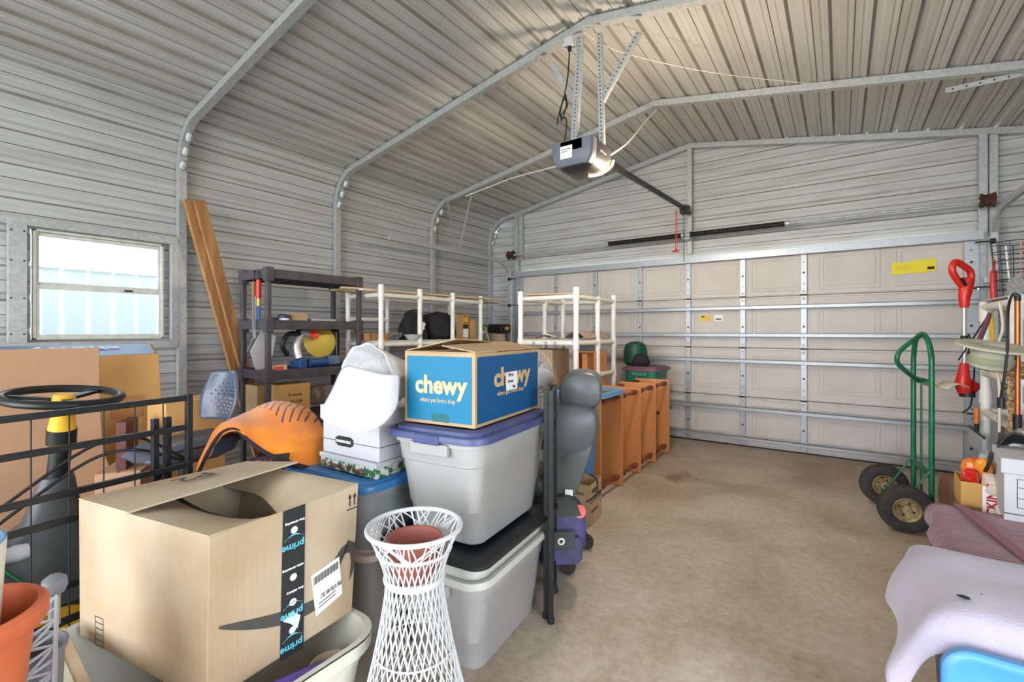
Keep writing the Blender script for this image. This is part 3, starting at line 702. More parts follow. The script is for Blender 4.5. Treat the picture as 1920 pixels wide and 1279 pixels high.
# ---- blue printed carton
N_, Lc, Rc = Vector((-1.119, 1.345, .915)), Vector((-1.459, 1.312, .915)), Vector((-1.187, 1.904, .915))
ang = atan2(Rc.y - N_.y, Rc.x - N_.x) - pi / 2
cw_, cd_, ch = .342, .562, .283
cb = thing('printed_carton', 'blue printed carton with cream lettering on the navy bin lid', 'box', (N_.x, N_.y, .912), ang)
MB().b2((-cw_, 0, 0), (0, cd_, ch), CARD).build('body', cb, bevel=.003)
g = .014
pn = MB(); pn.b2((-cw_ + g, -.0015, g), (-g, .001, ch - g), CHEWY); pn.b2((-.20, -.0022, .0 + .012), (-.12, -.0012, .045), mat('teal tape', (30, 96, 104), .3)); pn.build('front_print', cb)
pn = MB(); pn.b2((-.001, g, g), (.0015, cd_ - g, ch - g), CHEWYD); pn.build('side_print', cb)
MB().text('chewy', .098, CREAMINK, (-cw_ + .058, -.0022, .125), (1, 0, 0), (0, 0, 1), bold=.0035, sx_=.98).build('lettering', cb)
MB().text('where pet lovers shop', .026, CREAMINK, (-cw_ + .083, -.0022, .088), (1, 0, 0), (0, 0, 1), sx_=.72).build('lettering', cb)
MB().text('chewy', .105, mat('tan print', (200, 168, 120), .8), (.0022, .135, .145), (0, 1, 0), (0, 0, 1), bold=.0035, sx_=1.2).build('lettering', cb)
MB().text('where pet lovers shop', .026, mat('tan print', (200, 168, 120), .8), (.0022, .16, .105), (0, 1, 0), (0, 0, 1), sx_=1.0).build('lettering', cb)
lb = MB(); lb.b2((.0032, .235, .118), (.0038, .335, .195), PAPER)
for k, (s_, yy, zz) in enumerate((('POP A.', .25, .175), ('Let-out', .245, .15), ('Box', .29, .125))): lb.text(s_, .02, INK, (.0042, yy, zz), (0, 1, 0), (0, 0, 1), sx_=.8)
lb.build('handwritten_label', cb)
fm_ = MB()
fm_.poly8([(-cw_, 0, ch), (0, 0, ch), (0, .17, ch + .001), (-cw_, .17, ch + .001)], [(-cw_, 0, ch + .004), (0, 0, ch + .004), (0, .17, ch + .006), (-cw_, .17, ch + .006)], CARD); fm_.build('flap', cb)
MB().poly8([(0, 0, ch + .004), (0, cd_, ch + .002), (-.17, cd_, ch + .03), (-.17, .02, ch + .025)], [(0, 0, ch + .008), (0, cd_, ch + .006), (-.17, cd_, ch + .034), (-.17, .02, ch + .029)], CARD).build('flap', cb)
MB().poly8([(-cw_, .01, ch + .004), (-cw_, cd_, ch + .002), (-.20, cd_ - .02, ch + .028), (-.17, .12, ch + .05)], [(-cw_, .01, ch + .008), (-cw_, cd_, ch + .006), (-.20, cd_ - .02, ch + .032), (-.17, .12, ch + .054)], CARD).build('flap', cb)

# ---- blue lidded clear tote on beige lidded tote
tote('storage_bin', 'squat taupe storage bin with beige lid, under the cloudy blue lidded bin', (-1.845, 1.40, 0), 0, .60, .44, .36, TGREY2, TBEIGE, .86, lidh=.02)
t = tote('storage_bin', 'cloudy clear storage bin with blue lid, carrying the white file box', (-1.845, 1.385, .372), 0, .62, .46, .275, CLEARP, TBLUE, .88, lidh=.02)
fo = MB(); fo.b2((-.24, -.165, .012), (.24, .165, .2), PRINTG); fo.build('folded_fabric', t, bevel=.03)
bk = thing('patterned_box', 'flat green and white patterned gift box under the white file box', 'box', (-1.765, 1.42, .662), radians(2))
MB().b2((-.19, -.175, 0), (.185, .175, .062), PATTERN).build('body', bk, bevel=.003); MB().b2((-.195, -.18, .045), (.19, .18, .066), WHITE).build('lid', bk, bevel=.003)
MB().text('Kristmas Wreath', .04, mat('dark red ink', (120, 30, 40), .7), (-.165, -.1765, .008), (1, 0, 0), (0, 0, 1)).build('lettering', bk)
fb = thing('file_box', 'white cardboard file box with black logo under the foam sheets', 'box', (-1.765, 1.42, .730), radians(3))
MB().b2((-.185, -.165, 0), (.185, .165, .20), WHITE).build('body', fb, bevel=.003); MB().b2((-.195, -.175, .15), (.195, .175, .215), WHITE).build('lid', fb, bevel=.004)
lg = MB(); lg.prism([(0, .01), (.02, 0), (.10, 0), (.12, .01), (.12, .034), (.10, .044), (.02, .044), (0, .034)], INK, (-.095, -.1655, .040), (1, 0, 0), (0, 0, 1), .001)
lg.b2((-.185, -.1662, .06), (-.10, -.1652, .063), INKG); lg.b2((.03, -.1662, .06), (.185, -.1652, .063), INKG); lg.b2((.1652 + .019, -.16, .06), (.1868, .16, .063), INKG); lg.build('logo_print', fb)
MB().text('BANKERS BOX', .016, PAPER, (-.088, -.1672, .056), (1, 0, 0), (0, 0, 1), bold=.0004, sx_=.92).build('lettering', fb)

# ---- foam and wrap on top
FOAM_ = [[(-1.637,1.048,0.935),(-1.551,1.071,0.917),(-1.468,1.094,0.889),(-1.411,1.134,0.907),(-1.386,1.176,0.935),(-1.389,1.223,0.983)],
[(-1.643,1.068,0.979),(-1.552,1.083,0.972),(-1.468,1.106,0.951),(-1.416,1.143,0.961),(-1.389,1.186,0.978),(-1.384,1.226,1.003)],
[(-1.648,1.114,1.037),(-1.544,1.113,1.038),(-1.469,1.130,1.028),(-1.422,1.163,1.028),(-1.401,1.202,1.032),(-1.397,1.241,1.042)],
[(-1.662,1.153,1.097),(-1.561,1.150,1.101),(-1.480,1.159,1.088),(-1.431,1.181,1.081),(-1.406,1.211,1.084),(-1.403,1.249,1.089)],
[(-1.670,1.184,1.141),(-1.576,1.176,1.136),(-1.501,1.180,1.123),(-1.452,1.203,1.111),(-1.421,1.224,1.109),(-1.411,1.256,1.109)]]
def cloth(name, rows, m, label, cat, sub=2, solid=.004, amp=0., fr_=20., parent=None):
    o = MB().grid(rows, m).build(name, smooth=True, sub=sub, solid=solid, parent=parent)
    if amp:
        tx_ = bpy.data.textures.new('folds', 'CLOUDS'); tx_.noise_scale = 1. / fr_
        d_ = o.modifiers.new('folds', 'DISPLACE'); d_.texture = tx_; d_.strength = amp; d_.mid_level = .5; d_.texture_coords = 'LOCAL'
        o.modifiers.move(len(o.modifiers) - 1, 1)
    if parent is None: localize(o); tag(o, label, cat)
    return o
R2 = []
for r_ in FOAM_: R2.append([Vector(p) + Vector((-.02, -.005, 0)) for p in r_])
cloth('foam_sheet', R2, FOAM, 'white foam sheet draped in front of the file box', 'packing foam', solid=.005)
m = MB(); rows = []
for j in range(9):
    t_ = j / 8; row = []
    for k in range(13):
        a_ = pi * (k / 12) * 1.0; r_ = .145 - .045 * t_ + .012 * sin(5 * k * .5 + 3 * t_); row.append((-1.655 + r_ * cos(a_) * 1.0 + .03 * t_, 1.26 + t_ * .15 + .02 * cos(a_), 1.08 + r_ * sin(a_) * (1.02 - .3 * t_)))
    rows.append(row)
m.grid(rows, FOAM); o = m.build('foam_sheet', smooth=True, sub=1, solid=.004); localize(o); tag(o, 'white foam sheet arched over the file box behind the flat sheet', 'packing foam')
m = MB(); m.lathe([(0, -.10), (.09, -.09), (.125, -.03), (.12, .05), (.08, .10), (0, .115)], BUBB, (-1.665, 1.36, 1.055), 22, sxy=(1.1, .9))
o = m.build('bubble_wrap', smooth=True, sub=1); localize(o); tag(o, 'wad of translucent bubble wrap under the arched foam sheet', 'bubble wrap')

# ---- folded black metal gate between bins and powered chair (seen edge on)
gd = Vector((-.44, .90, 0)).normalized(); gn = Vector((gd.y, -gd.x, 0))
def gate(name, label, base, dirv, length, height, zs, nw, layers, post=.022, wires=True, group=None):
    t = thing(name, label, 'metal gate', base); dirv = Vector(dirv).normalized(); nn = Vector((dirv.y, -dirv.x, 0))
    for L_i in range(layers):
        off = nn * (-.024 * L_i) - dirv * (.0 if L_i % 2 == 0 else -.035)
        for e_ in (0, 1):
            p = off + dirv * (length * e_); MB().bar(p + Vector((0, 0, .02)), p + Vector((0, 0, height)), post, post, BLACKP, up=dirv).cyl(p, p + Vector((0, 0, .022)), .016, BLACK, 12).build('post', t, bevel=.002)
        for z in zs:
            MB().bar(off + Vector((0, 0, z)), off + dirv * length + Vector((0, 0, z)), .016, .022, BLACKP).build('crossbar', t, bevel=.002)
        if wires:
            for k in range(1, nw + 1):
                p = off + dirv * (length * k / (nw + 1)); MB().cyl(p + Vector((0, 0, zs[-1])), p + Vector((0, 0, zs[0])), .0024, BLACK, 6).build('wire', t)
    return t
gate('folded_gate', 'folded black metal gate standing beside the stacked grey bins', (-1.037, 1.765, 0), gd, .24, 1.02, [1.0, .80, .42, .16, .08], 5, 2)
# ---- black gate behind the big carton
gate('wire_gate', 'black wire pet gate standing between the big carton and the ride on cart', (-2.20, .80, 0), (.147, -.989, 0), .95, 1.02, [1.005, .885, .730, .640, .415, .30, .12], 9, 1, group=None)
gate('wire_gate', 'short black gate leaf folded behind the end of the wire gate', (-2.245, .74, 0), (.147, -.989, 0), .045, .93, [.88, .7, .4], 0, 1)

# ---- pots and oddments in the near left corner
tote('storage_bin', 'grey bin holding the terracotta pot in the near left corner', (-1.45, .07, 0), 0, .26, .30, .42, TGREY2, TGREY2, .9, lidh=.01, handles=False)
pt = MB(); pt.lathe([(0, .0), (.085, 0), (.095, .01), (.118, .22), (.134, .225), (.140, .235), (.140, .262), (.132, .27), (.122, .268), (.116, .24), (.092, .03), (0, .03)], TERRA, (0, 0, 0), 48)
o = pt.build('flower_pot', smooth=True); o.location = (-1.462, .115, .432); tag(o, 'large terracotta plastic pot at the left edge of the picture', 'flower pot')
pt = MB(); pt.lathe([(0, 0), (.075, 0), (.082, .01), (.098, .36), (.098, .37)], mat('scuffed white bucket', (222, 218, 208), .5, 0, (196, 190, 176), 18, lo=.5, hi=.75), (0, 0, 0), 40)
pt.lathe([(.098, .37), (.094, .37), (.078, .02), (0, .02)], BLUEC, (0, 0, 0), 40)
o = pt.build('bucket', smooth=True); o.location = (-1.487, .092, .478); o.rotation_euler = (0, radians(4), 0); tag(o, 'scuffed white bucket, pale blue inside, nested in the terracotta pot', 'bucket')
cbx = carton('low_carton', 'low pale cardboard carton on the floor in front of the big carton', (-1.79, .245, 0), radians(-3), .44, .26, .345, CARDL, tape=False)
cvb = MB(); cvb.b2((-.10, -.13, .3465), (.20, .10, .3475), mat('sage paper sheet', (190, 188, 164), .8)); cvb.build('paper_sheet', cbx)
# trellis strip
tr = MB(); p0, p1 = Vector((-1.63, .275, .595)), Vector((-1.385, .225, .44)); dd = p1 - p0; sd = Vector((.0, .05, .02)).normalized() * .026; nn = dd.cross(sd).normalized()
for s_ in (-1, 1): tr.bar(p0 + sd * s_, p1 + sd * s_, .005, .016, LGREYP, up=nn)
for k in range(9):
    a_ = p0 + dd * (k / 9); b_ = p0 + dd * ((k + 1) / 9); tr.bar(a_ - sd, b_ + sd, .004, .006, LGREYP, up=nn) if k % 2 else tr.bar(a_ + sd, b_ - sd, .004, .006, LGREYP, up=nn); tr.bar(a_ - sd, a_ + sd, .004, .006, LGREYP, up=nn)
o = tr.build('lattice_strip'); localize(o); tag(o, 'grey plastic lattice strip leaning beside the terracotta pot', 'plastic strip')
pt = MB(); pt.lathe([(0, 0), (.05, 0), (.058, .15), (.066, .155), (.066, .165), (.060, .167), (.052, .12), (.045, .03), (0, .03)], GREYP, (0, 0, 0), 32, sxy=(1, .8))
o = pt.build('bucket', smooth=True); o.location = (-1.60, .262, .348); tag(o, 'small grey oval plastic bucket on the low pale carton', 'bucket')
pt = MB(); pt.lathe([(0, 0), (.020, .004), (.026, .02), (.024, .04), (.012, .05), (0, .052)], GREYP, (0, 0, 0), 20); pt.cyl((0, 0, -.08), (0, 0, .01), .012, GREYP, 12)
o = pt.build('knob', smooth=True); o.location = (-1.66, .30, .60); tag(o, 'dark grey rounded knob on a short stem behind the lattice strip', 'knob')

# ================================================================ LEFT SIDE: ride on cart, cartons, seat, blanket
def slab(mb, pts, m, th, off): mb.add([Vector(p) for p in pts] + [Vector(p) + Vector(off) * th for p in pts], [tuple(range(len(pts) - 1, -1, -1)), tuple(range(len(pts), 2 * len(pts)))] + [(k, (k + 1) % len(pts), len(pts) + (k + 1) % len(pts), len(pts) + k) for k in range(len(pts))], m); return mb
# cartons along the left wall
pn = thing('cardboard_panel', 'tall flat brown cardboard panel standing behind the steering wheel', 'cardboard', (-3.10, .30, 0))
slab(MB(), [(0, -.75, 0), (0, .58, 0), (0, .52, .40), (0, .445, .66), (0, .43, .9), (0, .428, 1.195), (0, -.75, 1.198)], CARDD, 1, (-.03, 0, 0)).build('panel', pn, bevel=.003)
c2 = thing('printed_carton', 'carton with dusty blue printed top, upside down lettering, under the window', 'box', (-3.50, .45, .52))
MB().poly8([(.25, -.6, 0), (.28, .60, 0), (-.26, .60, 0), (-.26, -.6, 0)], [(.25, -.6, .61), (.25, .577, .629), (-.25, .70, .676), (-.25, -.6, .672)], CARDO).build('body', c2, bevel=.003)
MB().poly8([(.235, -.59, .6108), (.235, .565, .6305), (-.24, .68, .6765), (-.24, -.59, .6725)], [(.235, -.59, .6125), (.235, .565, .632), (-.24, .68, .678), (-.24, -.59, .674)], mat('faded blue print', (104, 134, 182), .5)).build('top_print', c2)
MB().text('chewy', .15, PAPER, (-.06, .47, .668), (0, -1, 0), (.985, .03, -.10), bold=.003).build('lettering', c2)
MB().b2((.2655, .36, .28), (.2675, .50, .40), mat('faded stamp', (188, 134, 84), .8)).build('stamp', c2)
c3 = carton('lower_carton', 'tan carton with a black arrow under the blue topped carton', (-3.42, .62, 0), 0, .50, 1.02, .515, CARDO, tape=False)
MB().tube([(.253, .18, .47), (.253, .24, .44), (.253, .27, .38)], .006, INK, 6).tube([(.253, .20, .36), (.253, .26, .37), (.253, .29, .43)], .006, INK, 6).build('arrow_print', c3)
carton('leaning_carton', 'orange tan carton standing beyond the ride on cart seat', (-3.02, 1.09, 0), radians(4), .22, .30, .90, CARDO, tape=False)
bx = thing('binder', 'dark brown binder standing on a crate before the cardboard panel', 'binder', (-2.94, .80, .60), radians(-33))
MB().b2((-.075, -.02, 0), (.085, .02, .235), mat('brown vinyl', (92, 44, 38), .5)).b2((-.075, -.0215, .03), (.02, -.02, .225), mat('dark grey sleeve', (70, 66, 70), .4)).build('cover', bx, bevel=.004)
carton('crate_carton', 'plain carton under the brown binder', (-2.94, .80, 0), radians(-33), .24, .18, .60, CARDD, tape=False)

# ride on cart
rc = thing('ride_on_cart', 'grey ride on cart with black steering wheel and yellow wheel hub', 'ride on cart', (-2.52, .55, 0))
P0 = Vector((-2.52, .55, 0)); Q = lambda x, y, z: (x - P0.x, y - P0.y, z)
Rt = Matrix.Rotation(radians(6), 3, 'Y') @ Matrix.Rotation(radians(-3), 3, 'X')
sw = MB(); cwc = Vector(Q(-2.427, .465, 1.03)); sw.tube([cwc + Rt @ Vector((.168 * cos(2 * pi * k / 40), .168 * sin(2 * pi * k / 40), 0)) for k in range(40)], .0155, BLACKP, 10, closed=True)
for a_ in (10, 130, 250): sw.bar(cwc + Rt @ Vector((0, 0, -.012)), cwc + Rt @ Vector((.16 * cos(radians(a_)), .16 * sin(radians(a_)), -.002)), .035, .012, BLACKP)
swo = sw.build('steering_wheel', rc, smooth=True)
MB().lathe([(0, .012), (.028, .008), (.036, -.006), (.036, -.016), (0, -.016)], YEL, cwc, 20, Rt).build('horn_button', swo, smooth=True)
MB().tube([cwc + Vector((0, 0, -.02)), cwc + Vector((-.004, 0, -.06)), Q(-2.44, .463, .93), Q(-2.445, .463, .905)], [.045, .035, .038, .042], YEL, 16).build('yellow_neck', rc, smooth=True)
MB().tube([Q(-2.445, .463, .905), Q(-2.455, .463, .85), Q(-2.457, .463, .848), Q(-2.49, .45, .60)], [.045, .045, .032, .036], BLACKP, 16).build('steering_column', rc, smooth=True)
sh_ = MB(); rings = []
for z, w_, d_, cx, cy in ((.26, .30, .42, -2.52, .42), (.40, .28, .38, -2.52, .42), (.50, .20, .26, -2.50, .43), (.56, .13, .17, -2.49, .445), (.72, .085, .10, -2.475, .455)): rings.append([Q(*p) for p in rr(w_, d_, .05, z, 4, cx, cy)])
sh_.loft(rings, mat('shroud grey', (72, 74, 76), .5), True, True); sh_.build('shroud', rc, smooth=True)
dk = MB(); dk.b2(Q(-2.78, .28, .235), Q(-2.42, 1.15, .262), BLACKP); 
dk.build('deck', rc, bevel=.01)
ms = MB()
for k in range(14):
    y = .30 + k * .03
    ms.bar(Q(-2.50, y, .268), Q(-2.43, y + .05, .268), .003, .003, LGREYP); ms.bar(Q(-2.43, y, .268), Q(-2.50, y + .05, .268), .003, .003, LGREYP)
ms.build('mesh_step', rc)
for x, y, r_ in ((-2.445, .46, .15), (-2.80, .46, .15), (-2.445, .99, .14), (-2.80, .99, .14)):
    R = Matrix.Rotation(pi / 2, 3, 'Y'); wo = MB().lathe([(r_ * .45, -.03), (r_ * .9, -.04), (r_, -.02), (r_, .02), (r_ * .9, .04), (r_ * .45, .03)], TYRE, Q(x, y, r_), 28, R).build('wheel', rc, smooth=True)
    MB().lathe([(0, .038), (r_ * .3, .042), (r_ * .55, .034), (r_ * .6, .02), (r_ * .6, -.02), (r_ * .5, -.034), (0, -.038)], YEL, Q(x, y, r_), 24, R).build('hub', wo, smooth=True)
MB().tube([Q(-2.60, .93, .25), Q(-2.60, .93, .68)], .028, DARKST, 12).build('seat_post', rc, smooth=True)
R = Matrix.Rotation(radians(8), 3, 'Z')
def sp(x, y, z): v = R @ Vector((x, y, z)); return (v.x + Q(-2.60, .93, 0)[0], v.y + Q(-2.60, .93, 0)[1], z)
rows = []
for i in range(9):
    t_ = i / 8; row = []
    for j in range(9):
        s_ = j / 8 * 2 - 1; w_ = .165 * (1 - .25 * (1 - t_) ** 2); x = s_ * w_; y = -.21 + .40 * t_
        z = .745 + .03 * s_ * s_ - .05 * max(0, 1 - t_ * 3) ** 2 - .035 * abs(s_) ** 6; row.append(sp(x, y, z))
    rows.append(row)
MB().grid(rows, SEATB).build('seat_pan', rc, smooth=True, sub=1, solid=.02)
sk = MB(); sk.loft([[sp(x, y, z) for x, y, z in rr(w_, d_, .07, z, 5)] for z, w_, d_ in ((.66, .22, .28), (.69, .30, .37), (.735, .325, .40))], SEATB, True, False); sk.build('seat_skirt', rc, smooth=True)
rows = []
for i in range(9):
    t_ = i / 8; row = []
    for j in range(9):
        s_ = j / 8 * 2 - 1; w_ = .15 * (1 - .35 * max(0, t_ - .55) / .45 - .2 * max(0, .3 - t_) / .3); x = s_ * w_; z = .82 + .25 * t_; y = .185 - .05 * s_ * s_ + .05 * t_
        row.append(sp(x, y, z))
    rows.append(row)
sb_ = MB().grid(rows, SEATB).build('seat_back', rc, smooth=True, sub=1, solid=.018)
dt = MB()
for i in range(1, 12):
    for j in range(-5, 6):
        if (i + j) % 2: continue
        x = j * .021; y = -.19 + i * .028; dt.cyl(sp(x, y, .7725), sp(x, y, .7735), .005, BLACK, 6)
dt.build('seat_perforations', rc)['kind'] = 'stuff'
dt = MB()
for i in range(0, 9):
    for j in range(-5, 6):
        if (i + j) % 2: continue
        x = j * .019; z = .86 + i * .018; t_ = (z - .82) / .25; y = .185 - .05 * (x / .14) ** 2 + .05 * t_ - .0105; dt.cyl(sp(x, y, z), sp(x, y - .0015, z), .0042, BEIGE if i < 5 else BLACK, 6)
dt.build('back_perforations', rc)['kind'] = 'stuff'
MB().bar(sp(0, .17, .72), sp(0, .22, .86), .05, .02, SEATB).build('back_bracket', rc, bevel=.005)
for x_ in (-.02, .03):
    cb_ = MB().tube(smooth_path([Q(-2.30, .12, .52 + x_), Q(-2.32, .30, .66 + x_), Q(-2.36, .52, .80 + x_), Q(-2.33, .66, .82 + x_), Q(-2.36, .80, .74 + x_ * .5), Q(-2.40, .87, .70)], 5), .006, BLACK, 8); cb_.build('cable', rc, smooth=True)
MB().lathe([(0, -.05), (.03, -.045), (.036, 0), (.03, .03), (0, .035)], LGREYP, Q(-2.33, .80, .60), 16).tube([Q(-2.33, .76, .60), Q(-2.33, .70, .58), Q(-2.33, .66, .52)], .014, BLACKP, 8).build('lever', rc, smooth=True)
MB().lathe([(0, -.03), (.025, -.03), (.03, 0), (.025, .03), (0, .03)], WHITE, Q(-2.36, .33, .50), 16, Matrix.Rotation(pi / 2, 3, 'X')).build('cap', rc, smooth=True)
# green cloth and red crate left of the cart
cloth('green_cloth', [[(-2.30 - .1 * i, .02 + .07 * j, .60 + .10 * sin(pi * j / 5) * (1 - .25 * i) - .05 * j + .02 * ((i + j) % 2)) for j in range(6)] for i in range(4)], GREENF, 'crumpled green cloth lying at the left edge behind the wire gate', 'cloth')
rb = MB(); rb.b2((-2.62, -.15, 0), (-2.27, .17, .52), RED); o = rb.build('red_box', bevel=.01); localize(o); tag(o, 'red box under the green cloth at the left edge', 'box')

# orange blanket over a dark stool
BLK = [[(-2.233,0.848,0.676),(-2.218,0.883,0.766),(-2.207,0.927,0.835),(-2.177,0.972,0.845),(-2.127,1.008,0.793),(-2.066,1.051,0.742),(-2.018,1.121,0.696),(-1.987,1.192,0.660),(-2.005,1.278,0.622)],
[(-2.263,0.851,0.681),(-2.275,0.891,0.779),(-2.267,0.945,0.858),(-2.224,1.000,0.873),(-2.165,1.042,0.837),(-2.096,1.091,0.796),(-2.047,1.150,0.752),(-2.015,1.222,0.713),(-2.012,1.297,0.692)],
[(-2.360,0.904,0.685),(-2.339,0.944,0.816),(-2.328,1.000,0.869),(-2.310,1.062,0.874),(-2.248,1.106,0.864),(-2.176,1.157,0.844),(-2.123,1.219,0.812),(-2.073,1.279,0.782),(-2.074,1.351,0.750)],
[(-2.489,0.997,0.689),(-2.457,1.020,0.805),(-2.458,1.080,0.850),(-2.425,1.128,0.865),(-2.384,1.181,0.902),(-2.323,1.249,0.915),(-2.234,1.311,0.882),(-2.193,1.365,0.832),(-2.171,1.405,0.771)],
[(-2.621,1.088,0.650),(-2.598,1.104,0.774),(-2.570,1.148,0.828),(-2.549,1.199,0.850),(-2.518,1.258,0.896),(-2.461,1.323,0.919),(-2.374,1.384,0.893),(-2.313,1.427,0.838),(-2.276,1.454,0.767)],
[(-2.707,1.150,0.595),(-2.683,1.166,0.724),(-2.657,1.209,0.777),(-2.641,1.257,0.800),(-2.632,1.324,0.836),(-2.559,1.376,0.860),(-2.474,1.436,0.836),(-2.413,1.479,0.776),(-2.376,1.505,0.711)]]
FLEECE = ORANGE.copy(); FLEECE.name = 'striped orange fleece'; n = FLEECE.node_tree; tcn = n.nodes.new('ShaderNodeTexCoord')
mp_ = n.nodes.new('ShaderNodeMapping'); mp_.inputs['Rotation'].default_value = (0, 0, radians(-50)); n.links.new(tcn.outputs['Object'], mp_.inputs[0])
wv = n.nodes.new('ShaderNodeTexWave'); wv.inputs['Scale'].default_value = 9.5; wv.inputs['Distortion'].default_value = 2.2; wv.inputs['Detail Scale'].default_value = 1.2; n.links.new(mp_.outputs[0], wv.inputs[0])
def mth(op, a_, b_):
    q_ = n.nodes.new('ShaderNodeMath'); q_.operation = op
    for k_, v_ in enumerate((a_, b_)):
        if isinstance(v_, (int, float)): q_.inputs[k_].default_value = v_
        else: n.links.new(v_, q_.inputs[k_])
    return q_.outputs[0]
sp3 = n.nodes.new('ShaderNodeSeparateXYZ'); n.links.new(tcn.outputs['Object'], sp3.inputs[0])
msk = mth('MULTIPLY', mth('MULTIPLY', mth('GREATER_THAN', sp3.outputs['Z'], .215), mth('GREATER_THAN', sp3.outputs['Y'], .03)), mth('LESS_THAN', sp3.outputs['X'], .14))
sf = mth('MULTIPLY', mth('LESS_THAN', wv.outputs['Fac'], .16), msk)
mx_ = n.nodes.new('ShaderNodeMix'); mx_.data_type = 'RGBA'; n.links.new(sf, mx_.inputs[0]); pb = n.nodes['Principled BSDF']
n.links.new(pb.inputs['Base Color'].links[0].from_socket, mx_.inputs[6]); mx_.inputs[7].default_value = (*lin((92, 30, 24)), 1); n.links.new(mx_.outputs[2], pb.inputs['Base Color'])
bt = thing('blanket', 'orange fleece blanket with dark stripes and dark binding, heaped over a black stool', 'blanket', (-2.3, 1.15, .6))
BO = Vector((-2.3, 1.15, .6)); BR = [[Vector(p) - BO for p in r_] for r_ in BLK]
# drop the outer edge so that the cloth hangs on the far side and right side too
BR = [r_ + [r_[-1] + Vector((.02, .03, -.14))] for r_ in BR]
cloth('fleece', BR, FLEECE, '', '', sub=2, solid=.010, amp=.035, fr_=7., parent=bt)
hem = smooth_path(BR[0][:-1], 6); MB().tube(hem, .008, DFAB, 8).build('binding', bt, smooth=True)
# black shape below
so = thing('stool', 'black padded stool hidden under the orange blanket', 'stool', (-2.29, 1.335, 0))
m = MB(); m.loft([rr(.34 * s_, .34 * s_, .1, z, 6) for z, s_ in ((.52, .8), (.55, .95), (.64, 1.), (.70, .92), (.72, .7))], DFAB, True, True); m.build('seat', so, smooth=True)
for x_ in (-.12, .12):
    for y_ in (-.12, .12): MB().cyl((x_, y_, 0), (x_, y_, .54), .014, BLACK, 10).build('leg', so)
o = MB().prism([(0, 0), (.16, .0), (.17, .06), (.01, .05)], DFAB, (0, 0, 0), (.6, .8, 0), (-.1, 0, 1), .01).text('OU', .05, mat('red thread', (186, 60, 44), .8), (.02, .012, .006), (.6, .8, 0), (-.1, 0, 1)).build('patterned_cloth'); o.location = (-2.115, .995, .675)
tag(o, 'dark cloth with orange red pattern hanging just below the blanket hem', 'cloth')

# ---- lumber
lb_ = MB(); p, q_ = Vector((-4.36, 1.60, 2.36)), Vector((-4.28, 2.16, .03)); lb_.bar(p, q_, .125, .036, LUMBER, up=(1, .1, 0)); o = lb_.build('lumber_board', bevel=.004); localize(o); tag(o, 'wide brown lumber board leaning against the left wall beside the rafter leg', 'board')
lb_ = MB(); lb_.bar(p + Vector((.035, .045, .0)), q_ + Vector((.037, .045, 0)), .09, .03, LUMBER, up=(1, .1, 0)); o = lb_.build('lumber_board', bevel=.004); localize(o); tag(o, 'narrower lumber board lying on top of the wide leaning one', 'board')

# ---- charcoal plastic shelving
su = thing('shelving_unit', 'charcoal plastic shelving unit against the left wall holding a saw', 'shelving', (-3.93, 2.335, 0))
for z in (.10, .55, .965, 1.37, 1.78):
    m = MB(); hx, hy = .225, .45
    m.b2((-hx, -hy, z - .075), (-hx + .012, hy, z), CHAR); m.b2((hx - .012, -hy, z - .075), (hx, hy, z), CHAR); m.b2((-hx, -hy, z - .075), (hx, -hy + .012, z), CHAR); m.b2((-hx, hy - .012, z - .075), (hx, hy, z), CHAR)
    m.b2((-hx, -hy, z - .022), (hx, hy, z - .014), CHAR)
    for k in range(7): m.b2((-hx, -hy + .06 + k * .125, z - .06), (hx, -hy + .07 + k * .125, z - .02), CHAR)
    for sx__ in (-1, 1):
        for sy__ in (-1, 1): m.b2((sx__ * (hx + .006), sy__ * (hy + .006), z - .10), (sx__ * (hx - .055), sy__ * (hy - .055), z + .012), CHAR)
    m.build('shelf', su, bevel=.004)
for sx__ in (-1, 1):
    for sy__ in (-1, 1):
        for z0, z1 in ((0, .10), (.10, .55), (.55, .965), (.965, 1.37), (1.37, 1.78)):
            pass
        MB().b2((sx__ * (hx - .002), sy__ * (hy - .002), 0), (sx__ * (hx - .042), sy__ * (hy - .042), 1.79), CHAR).build('post', su, bevel=.008)
Z1, Z2, Z3 = .968 - .014, 1.373 - .014, .553 - .014
# things on the shelves
sawt = thing('mitre_saw', 'blue and silver mitre saw with a yellow blade disc on the middle shelf', 'saw', (-3.93, 2.38, Z1))
MB().b2((.02, -.16, 0), (.13, -.09, .09), BLUEM).b2((-.12, -.12, 0), (.10, .16, .06), BLUEM).build('base', sawt, bevel=.012)
MB().cyl((.12, -.07, .05), (.12, .10, .05), .035, BLUEM, 20).build('motor_barrel', sawt, smooth=True)
MB().b2((.0, .12, .02), (.12, .24, .10), BLUEC).build('side_table', sawt, bevel=.008)
R = Matrix.Rotation(radians(80), 3, 'Y') @ Matrix.Rotation(radians(10), 3, 'X')
MB().lathe([(0, .012), (.10, .008), (.145, 0), (.145, -.004), (.10, -.012), (0, -.012)], BRASS, (.09, .05, .235), 36, R).build('blade', sawt, smooth=True)
MB().lathe([(0, .02), (.04, .018), (.04, .0), (0, .0)], RED, (.11, -.02, .29), 20, R).build('badge', sawt)
MB().tube(smooth_path([(.02, .12, .10), (.0, .20, .2), (.02, .19, .32), (.04, .06, .40), (.04, -.08, .38), (.05, -.14, .30)], 5), .022, BLACK, 10).build('blade_guard', sawt, smooth=True)
MB().tube(smooth_path([(.08, -.14, .09), (.06, -.15, .20), (.06, -.10, .30), (.07, -.03, .29)], 5), .035, SILV, 12).build('arm', sawt, smooth=True)
